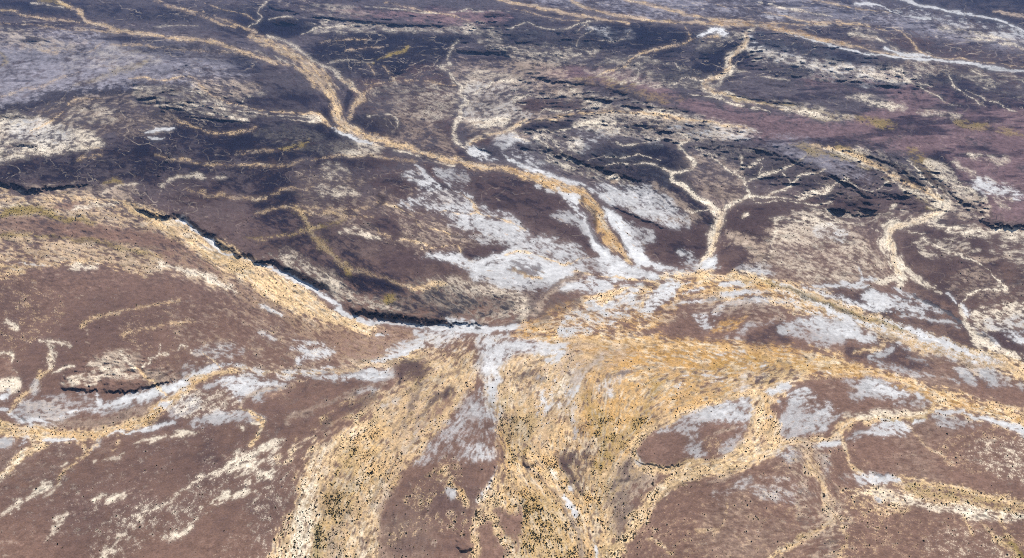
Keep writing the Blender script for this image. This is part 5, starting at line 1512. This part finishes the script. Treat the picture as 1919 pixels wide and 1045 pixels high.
# dense thickets that the photograph shows, x,y,half-width
THICKETS = [(1.0, '945,790,10 952,830,12 948,850,10'), (1.0, '1095,790,14 1120,830,16 1130,870,10'), (.8, '1130,760,16 1160,790,16 1170,830,10'),
            (.9, '1020,870,5 1045,905,6 1065,940,8 1085,970,8 1100,1010,7'), (.25, '1000,940,20 1015,990,22 1020,1045,22'),
            (1.3, '990,612,4 1040,606,5 1090,590,3'), (1.0, '1060,622,5 1120,612,8 1180,598,9 1240,578,6'), (.8, '1270,535,4 1275,550,5 1255,565,4'),
            (1.2, '1440,536,2 1500,552,4 1560,572,5 1610,592,4 1660,606,3'), (.7, '1660,606,5 1740,632,6 1810,655,6 1880,680,5'),
            (1.2, '1000,720,6 1040,700,8 1060,690,8 1070,670,4'), (1.1, '990,790,8 1010,760,8 1030,735,8'), (1.0, '640,630,2 700,627,3 770,622,3'),
            (1.3, '0,397,7 40,392,9 80,396,8 110,408,4'), (1.0, '0,440,3 60,443,3 120,446,4 170,452,4 215,462,3 260,476,3'),
            (1.0, '940,618,3 990,622,5 1050,622,4'), (.9, '480,690,3 520,694,4 560,700,2'), (1.1, '1110,860,6 1125,868,8 1140,875,5'),
            (.8, '1720,910,4 1790,925,5 1860,940,5'), (.8, '280,785,2 310,760,3 330,745,2'), (1.2, '1880,1000,3 1905,1035,5'),
            (.7, '1560,275,3 1640,305,4 1720,345,4 1765,385,3'), (.6, '1235,945,4 1250,925,4 1300,905,3'), (.9, '200,338,4 225,342,5')]
TH = np.zeros((NV, NU), np.float32)
for k, p in THICKETS:
    P = spline(parse(p)); W, s = stroke_sd(P, 6, GU, GV)
    TH[W] = np.maximum(TH[W], k * np.clip(.5 + s / 6, 0, 1))
wc = {c: WT[i] for i, c in enumerate(CLS)}
clump = np.clip(.55 + .85 * norm(blur(N_SPECK, 3)) + .35 * L3, .05, 3)
near = np.clip((GV - 80) / 500, 0, 1)
dens = (wc['s'] * 1.0 + wc['g'] * .40 + wc['c'] * .22 + wc['v'] * 1.3 + wc['t'] * .25 + wc['b'] * .005 + wc['w'] * .03 + wc['r'] * .01) * clump / 14.
dens *= .75 + .35 * near
# the smooth golden bed carries few shrubs, the broad fans in front carry most
dens *= np.where((GV < 735) & (GV > 625) & (GU > 1080), .22, 1.0)
dens *= np.where((GV > 780) & (GU > 520) & (GU < 1240), 2.0, 1.0)
dens += TH / 38. * np.clip(.6 + .5 * N_SPECK, 0, 2)
dens *= (edge > .9)
lam = dens * ST * ST
hit = rs.random((NV, NU)) < lam
sj, si = np.nonzero(hit)
su = gu[si] + rs.uniform(-.6, .6, si.size); sv = gv[sj] + rs.uniform(-.6, .6, si.size)
sh = HT[sj, si]
sx, sy, sz = place(su, sv, sh)
dist = np.sqrt(sx ** 2 + sy ** 2 + (ALT - sz) ** 2)
size = np.exp(rs.normal(math.log(.45), .38, si.size))       # radius in metres
big = rs.random(si.size) < .02
size[big] *= 1.7
size = np.minimum(size, 1.05)
size *= np.clip(dist / 1100, .9, 1.25)            # where they are far off only the larger ones are made out
pxs = size / dist
inside = (su > 4) & (su < 1915) & (sv > 4) & (sv < 1040)
order = np.argsort(-(pxs * inside))
one = order[:300]; rest = order[300:]
print('shrubs', si.size, len(rest))


def shrub_shape(seed, n):
    """a low desert shrub: woody stems from one foot and many small leaf clumps in a ragged dome"""
    r = np.random.default_rng(seed); V = []; F = []
    lobes = [(r.uniform(-.45, .45), r.uniform(-.45, .45), r.uniform(.25, .55), r.uniform(.35, .6)) for _ in range(5)]
    for x, y, z, s in lobes:                       # stems
        b = len(V); w = .035
        V += [(-w, -w, -.05), (w, -w, -.05), (0, w, -.05), (x, y, z)]
        F += [(b, b + 1, b + 3), (b + 1, b + 2, b + 3), (b + 2, b, b + 3)]
    for k in range(n):
        x, y, z, s = lobes[r.integers(5)]
        d = r.standard_normal(3); d /= np.linalg.norm(d)
        c = np.array([x, y, z]) + d * s * r.random() ** .4
        c[2] = max(c[2] * .95, .04)
        a = r.standard_normal(3); a /= np.linalg.norm(a)
        e = np.cross(a, r.standard_normal(3)); e /= np.linalg.norm(e)
        q = r.uniform(.10, .19)
        b = len(V)
        V += [tuple(c + a * q), tuple(c + e * q * .7), tuple(c - a * q), tuple(c - e * q * .7)]
        F += [(b, b + 1, b + 2, b + 3)]
    return V, F


shapes = []
for k in range(8):
    V, F = shrub_shape(100 + k, 190)
    me = bpy.data.meshes.new('desert_shrub'); me.from_pydata(V, [], F); me.materials.append(M_SHRUB)
    shapes.append(me)
PLACES = [(lambda u, v: u < 400, 'small dark desert shrub at the lower left of the gravel plain', 'shrubs of the lower left plain'),
          (lambda u, v: u < 760, 'small dark desert shrub dotted on the tan sand fan left of centre', 'shrubs of the left sand fan'),
          (lambda u, v: u < 1075, 'small dark desert shrub along the winding central sand channel', 'shrubs of the central channel'),
          (lambda u, v: u < 1250, 'small dark desert shrub on the sand right of the central channel', 'shrubs right of the central channel'),
          (lambda u, v: True, 'small dark desert shrub in the sandy washes at lower right', 'shrubs of the lower right washes')]
src = bpy.data.objects.new('desert_shrub', shapes[0])
for q, i in enumerate(one):
    o = src if q == 0 else src.copy()
    o.data = shapes[int(rs.integers(8))]
    col.objects.link(o)
    o.location = (float(sx[i]), float(sy[i]), float(sz[i]))
    s = float(size[i]); o.scale = (s * rs.uniform(.85, 1.2), s * rs.uniform(.85, 1.2), s * rs.uniform(.85, 1.15))
    o.rotation_euler = (0, 0, float(rs.uniform(0, 6.28)))
    for t, lab, grp in PLACES:
        if t(su[i], sv[i]):
            o['label'] = lab; o['group'] = grp; break
    o['category'] = 'shrub'


def lump(seed):
    r = np.random.default_rng(seed); p = (1 + 5 ** .5) / 2
    v = np.array([(-1, p, 0), (1, p, 0), (-1, -p, 0), (1, -p, 0), (0, -1, p), (0, 1, p), (0, -1, -p), (0, 1, -p), (p, 0, -1), (p, 0, 1), (-p, 0, -1), (-p, 0, 1)], float)
    v /= np.linalg.norm(v[0])
    f = np.array([(0, 11, 5), (0, 5, 1), (0, 1, 7), (0, 7, 10), (0, 10, 11), (1, 5, 9), (5, 11, 4), (11, 10, 2), (10, 7, 6), (7, 1, 8), (3, 9, 4), (3, 4, 2), (3, 2, 6), (3, 6, 8), (3, 8, 9), (4, 9, 5), (2, 4, 11), (6, 2, 10), (8, 6, 7), (9, 8, 1)])
    V = []; F = []
    for k in range(2):
        c = np.array([r.uniform(-.4, .5), r.uniform(-.5, .5), r.uniform(.2, .45)]); s = r.uniform(.4, .68)
        F.append(f + 12 * k); V.append(v * s * r.uniform(.6, 1.3, (12, 1)) + c)
    return np.vstack(V), np.vstack(F)


lumps = [lump(300 + k) for k in range(10)]
nR = len(rest); kind = rs.integers(0, 10, nR)
allV = np.zeros((nR, 24, 3), np.float32); allF = np.zeros((nR, 40, 3), np.int32)
rot = rs.uniform(0, 6.28, nR)
for k in range(10):
    m = kind == k
    V, F = lumps[k]
    c, s = np.cos(rot[m])[:, None], np.sin(rot[m])[:, None]; z = size[rest][m][:, None]
    allV[m, :, 0] = (V[:, 0] * c - V[:, 1] * s) * z; allV[m, :, 1] = (V[:, 0] * s + V[:, 1] * c) * z; allV[m, :, 2] = V[:, 2] * z
    allF[m] = F[None]
allV += np.stack([sx[rest], sy[rest], sz[rest]], 1)[:, None, :]
allF += (np.arange(nR) * 24)[:, None, None].astype(np.int32)
me = bpy.data.meshes.new('shrubbery')
me.vertices.add(nR * 24); me.vertices.foreach_set('co', allV.astype(np.float32).ravel())
me.loops.add(nR * 120); me.loops.foreach_set('vertex_index', allF.ravel())
me.polygons.add(nR * 40); me.polygons.foreach_set('loop_start', np.arange(0, nR * 120, 3, dtype=np.int32))
me.update(); me.materials.append(M_SHRUB)
ob = bpy.data.objects.new('shrubbery', me); col.objects.link(ob)
ob['kind'] = 'stuff'; ob['label'] = 'thousands of small dark shrubs scattered along the sandy washes'; ob['category'] = 'shrubs'

# ---------------------------------------------------------------- the air
zlo = float(co[:, 2].min()) - 1.0; zhi = max(ALT, float(co[:, 2].max())) + 8.0
x0, x1 = float(co[:, 0].min()) - 200, float(co[:, 0].max()) + 200
y0, y1 = -400.0, float(co[:, 1].max()) + 200
hv = [(x, y, z) for z in (zlo, zhi) for y in (y0, y1) for x in (x0, x1)]
hf = [(0, 2, 3, 1), (4, 5, 7, 6), (0, 1, 5, 4), (2, 6, 7, 3), (0, 4, 6, 2), (1, 3, 7, 5)]
me = bpy.data.meshes.new('haze'); me.from_pydata(hv, [], hf)
m = bpy.data.materials.new('haze'); m.use_nodes = True
t = m.node_tree; t.nodes.clear()
out = t.nodes.new('ShaderNodeOutputMaterial'); pv = t.nodes.new('ShaderNodeVolumePrincipled')
pv.inputs['Color'].default_value = (.30, .50, 1.0, 1); pv.inputs['Density'].default_value = HAZE
pv.inputs['Anisotropy'].default_value = .2
t.links.new(pv.outputs[0], out.inputs['Volume'])
me.materials.append(m)
ob = bpy.data.objects.new('haze', me); col.objects.link(ob)
ob['kind'] = 'stuff'; ob['label'] = 'thin blue haze over the far plain'; ob['category'] = 'haze'
